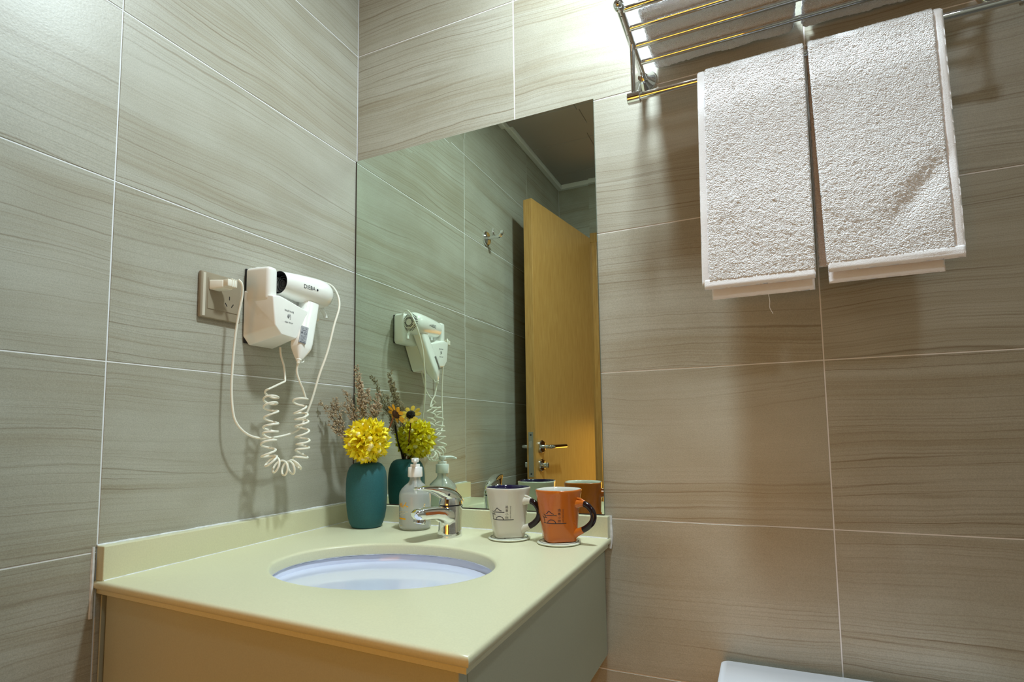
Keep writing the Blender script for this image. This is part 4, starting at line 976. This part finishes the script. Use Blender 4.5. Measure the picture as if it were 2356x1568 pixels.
# ------------------------------------------------------------------ towels
def fuzz(p, a=1.0):
    s = noise.noise(p*230)*0.35+noise.noise(p*470+Vector((7, 3, 1)))*0.75+noise.noise(p*95)*0.45+random.uniform(-0.45, 0.45)
    return a*s*0.00092
def sheet(xl, xr, path, th, fz, folds=None, nu=None, step=0.0016):
    """a thick towel sheet following a (y,z) path; xl/xr give the x borders as functions of t"""
    path = [Vector((0, a, b)) for a, b in path]; L2 = seglen(path); T_ = L2[-1]; nv = int(T_/step); W_ = abs(xr(0)-xl(0)); nu = nu or max(4, int(W_/step))
    outer, inner = [], []
    for j in range(nv+1):
        s = T_*j/nv; k = min(max(i for i in range(len(L2)) if L2[i] <= s+1e-9), len(L2)-2); fr = (s-L2[k])/(L2[k+1]-L2[k])
        c_ = path[k].lerp(path[k+1], fr); tg = (path[min(k+2, len(path)-1)]-path[max(k-1, 0)]).normalized(); nr = Vector((0, tg.z, -tg.y))
        t = s/T_; ro, ri = [], []
        for i in range(nu+1):
            u = i/nu; x = xl(t)+(xr(t)-xl(t))*u; base = Vector((x, c_.y, c_.z))
            ed = min(u*W_, (1-u)*W_, s, T_-s); rd = min(1, ed/0.003); rd = math.sqrt(max(0, 1-(1-rd)**2))
            fo = folds(x, base.z, t) if folds else 0
            d_ = th/2*rd
            ro.append(base+nr*(d_+fo+(fuzz(base)*fz if fz else 0))+Vector((fuzz(base+Vector((9, 0, 0)))*fz*0.6 if fz else 0, 0, fuzz(base+Vector((0, 9, 0)))*fz*0.8 if fz else 0)))
            ri.append(base+nr*(-d_+fo))
        outer.append(ro); inner.append(ri)
    n = nu+1; V = [q for r in outer for q in r]+[q for r in inner for q in r]; o2 = n*(nv+1); F = []
    for j in range(nv):
        for i in range(nu):
            a = j*n+i; F.append((a, a+1, a+n+1, a+n)); F.append((o2+a, o2+a+n, o2+a+n+1, o2+a+1))
    for j in range(nv):
        a = j*n; F.append((a, a+n, o2+a+n, o2+a)); a = j*n+nu; F.append((a, o2+a, o2+a+n, a+n))
    for i in range(nu):
        a = i; F.append((a, o2+a, o2+a+1, a+1)); a = nv*n+i; F.append((a, a+1, o2+a+1, o2+a))
    return V, F
def wrap_path(zf, zbk, yf=-0.0140, yb=0.0110, r=0.0120):
    P = [(-0.125+yb, zbk), (-0.125+yb, 1.60), (-0.125+yb, 1.700)]
    for k in range(0, 9):
        a = PI*k/8; P.append((-0.125+math.cos(a)*(yb if a < PI/2 else -yf)*1.0, 1.7065+math.sin(a)*0.0120))
    P += [(-0.125+yf, 1.70), (-0.125+yf-0.001, 1.60), (-0.125+yf-0.003, 1.45), (-0.125+yf-0.002, zf)]
    return P
def hanging_towel(x0, x1, x0b, x1b, zf, hem_side, zband, label, folds):
    t0 = thing('hand_towel', label, 'towel', ((x0+x1)/2, -0.125, 1.706), 'white towels hanging on the rail')
    HW = 0.0115
    zt_ = 1.71
    def bl(t):   # front half of the path leads to the bottom
        return max(0.0, (t-0.5)*2)
    if hem_side < 0:
        xl = lambda t: x0+(x0b-x0)*bl(t)+HW; xr = lambda t: x1+(x1b-x1)*bl(t)
        hl = lambda t: x0+(x0b-x0)*bl(t); hr = lambda t: x0+(x0b-x0)*bl(t)+HW+0.001
    else:
        xl = lambda t: x0+(x0b-x0)*bl(t); xr = lambda t: x1+(x1b-x1)*bl(t)-HW
        hl = lambda t: x1+(x1b-x1)*bl(t)-HW-0.001; hr = lambda t: x1+(x1b-x1)*bl(t)
    v, f = sheet(xl, xr, wrap_path(zf, zf+0.004), 0.0075, 1.0, folds)
    mesh('terry_panel', v, f, MT['terry'], t0, angle=180)
    v, f = sheet(hl, hr, wrap_path(zf-0.004, zf), 0.0036, 0.12, folds, nu=5, step=0.003)
    mesh('side_hem', v, f, MT['hem'], t0, angle=180)
    # bottom band below the terry, curling outwards a little, and the layer behind it
    yb_ = -0.1415
    def band(xa, xb, pts, th): return sheet(lambda t: xa, lambda t: xb, pts, th, 0.15, folds, step=0.002)
    v, f = band(x0b+0.004 if hem_side < 0 else x0b+0.002, x1b-0.001, [(yb_, zf+0.006), (yb_-0.0008, zf), (yb_-0.0016, zf-0.007), (yb_+0.0004, zf-0.0125)], 0.0042)
    mesh('bottom_hem', v, f, MT['hem'], t0, angle=180)
    xa, xb = zband[1], zband[2]
    v, f = band(xa, xb, [(-0.1290, zf+0.05), (-0.1295, zf), (-0.1300, zband[0])], 0.004)
    mesh('back_layer', v, f, MT['hem'], t0, angle=180)
    return t0
def foldL(x, z, t): return 0.0012*noise.noise(Vector((x*9, 0, z*5)))+0.0010*noise.noise(Vector((x*25+5, 0, z*14)))
def foldR(x, z, t):
    q = 0.0014*noise.noise(Vector((x*8, 3, z*5)))+0.0010*noise.noise(Vector((x*22, 3, z*16)))
    d = (x-1.185)*0.78-(z-1.43)*0.62; g_ = math.exp(-((d)/0.018)**2)*math.exp(-((x-1.20)/0.05)**2-((z-1.43)/0.07)**2)
    return (q-0.0055*g_)*(1 if t > 0.5 else 0.3)
TL = hanging_towel(0.8775, 1.0465, 0.8710, 1.0450, 1.3300, -1, (1.3015, 0.886, 1.043), 'left white terry towel on the rail, its hem along the left edge', foldL)
hanging_towel(1.0515, 1.2345, 1.0600, 1.2385, 1.3370, 1, (1.3090, 1.063, 1.215), 'right white terry towel on the rail, its hem along the right edge', foldR)
mesh('loose_thread', *tube(cat([(0.974, -0.1300, 1.304), (0.9755, -0.131, 1.290), (0.9750, -0.131, 1.279), (0.9795, -0.131, 1.268)], 6), 0.0005, 5), MT['hem'], TL)

def folded_towel(x0, x1, label, seed):
    y0, y1 = -0.190, -0.013; t0 = thing('folded_towel', label, 'towel', ((x0+x1)/2, (y0+y1)/2, RZ+0.005), 'folded white towels on the shelf')
    zb_ = RZ+0.0058; n_l = 3; th = 0.021
    for L in range(n_l):
        V, F = [], []; c0 = Vector(((x0+x1)/2+0.002*noise.noise(Vector((L, seed, 0))), (y0+y1)/2, zb_+th*(L+0.5)-0.0006*L)); hx_, hy_, hz_ = (x1-x0)/2-0.002*L, (y1-y0)/2, th/2
        r = 0.0095; stp = 0.0024
        def face(ax, sgn):
            nonlocal V, F
            a1, a2 = [a for a in range(3) if a != ax]; hs_ = (hx_, hy_, hz_); n1_, n2_ = max(3, int(2*hs_[a1]/stp)), max(3, int(2*hs_[a2]/stp)); k0 = len(V)
            for i in range(n1_+1):
                for j in range(n2_+1):
                    q = [0, 0, 0]; q[ax] = sgn*hs_[ax]; q[a1] = -hs_[a1]+2*hs_[a1]*i/n1_; q[a2] = -hs_[a2]+2*hs_[a2]*j/n2_
                    cc = Vector([max(-hs_[m]+r, min(hs_[m]-r, q[m])) for m in range(3)]); d = Vector(q)-cc
                    if d.length < 1e-6: d = Vector([sgn if m == ax else 0 for m in range(3)])
                    d.normalize(); p_ = cc+d*r; w_ = c0+p_
                    edge = 0.0035*noise.noise(Vector((w_.x*22, w_.y*22, seed+L)))+0.0012*noise.noise(w_*120)+fuzz(w_+Vector((seed, 0, 0)), 1.5)
                    flat = abs(d.z) > 0.95
                    if flat and d.z < 0 and L == 0: edge = fuzz(w_, 0.8)-0.0004
                    V.append(w_+d*edge)
            for i in range(n1_):
                for j in range(n2_):
                    a = k0+i*(n2_+1)+j; F.append((a, a+1, a+n2_+2, a+n2_+1))
        for ax in range(3):
            for sg_ in (-1, 1): face(ax, sg_)
        bm = bmesh.new(); vs_ = [bm.verts.new(q) for q in V]
        for q in F: bm.faces.new([vs_[i] for i in q])
        bmesh.ops.remove_doubles(bm, verts=bm.verts, dist=0.0004); bm.verts.index_update()
        V = [q.co.copy() for q in bm.verts]; F = [[q.index for q in g.verts] for g in bm.faces]; bm.free()
        mesh('folded_layer', V, F, MT['terry'], t0, angle=180)
folded_towel(0.785, 1.041, 'folded white towel lying on the left half of the chrome shelf', 1.3)
folded_towel(1.056, 1.322, 'folded white towel lying on the right half of the chrome shelf', 4.1)

# ------------------------------------------------------------------ toilet at the lower right
TX = 1.085
to = thing('toilet', 'white ceramic toilet, the corner of its cistern lid showing at the lower right', 'toilet', (TX, -0.25, 0))
v, f = g_box((0.866, -0.225, 0.615), (1.304, -0.022, 0.6605))
v, f = bev_mesh(v, f, 0.016, 5, edges=lambda a, b: abs(a.z-b.z) > 0.02); v, f = bev_mesh(v, f, 0.004, 2, edges=lambda a, b: abs(a.z-b.z) < 0.001)
mesh('cistern_lid', v, f, MT['ceramic'], to, angle=30)
v, f = g_box((0.876, -0.215, 0.39), (1.294, -0.012, 0.6148)); mesh('cistern', *bev_mesh(v, f, 0.014, 4), MT['ceramic'], to, angle=30)
mesh('flush_button', *lathe([(0.022, 0), (0.022, 0.004), (0.019, 0.006), (0, 0.006)], (TX, -0.125, 0.6605), 36), MT['chrome'], to)
def tr(z, rx, ry, cy_): return [W3(TX+rx*math.cos(2*PI*k/48), cy_+ry*math.sin(2*PI*k/48)*(1.0 if math.sin(2*PI*k/48) < 0 else 0.85), z) for k in range(48)]
rings = [tr(0.0, 0.115, 0.22, -0.33), tr(0.08, 0.105, 0.20, -0.32), tr(0.20, 0.115, 0.21, -0.33), tr(0.30, 0.160, 0.25, -0.36), tr(0.375, 0.185, 0.27, -0.385), tr(0.39, 0.185, 0.27, -0.385), tr(0.388, 0.14, 0.21, -0.39), tr(0.30, 0.11, 0.16, -0.39), tr(0.24, 0.05, 0.06, -0.36)]
mesh('bowl', *loft(rings), MT['ceramic'], to, angle=60)
rings = [tr(0.391, 0.188, 0.275, -0.385), tr(0.400, 0.190, 0.278, -0.385), tr(0.412, 0.186, 0.272, -0.385), tr(0.428, 0.17, 0.25, -0.385), tr(0.432, 0.05, 0.08, -0.385)]
mesh('seat_lid', *loft(rings), MT['ceramic'], to, angle=40)
bpy.context.view_layer.update()
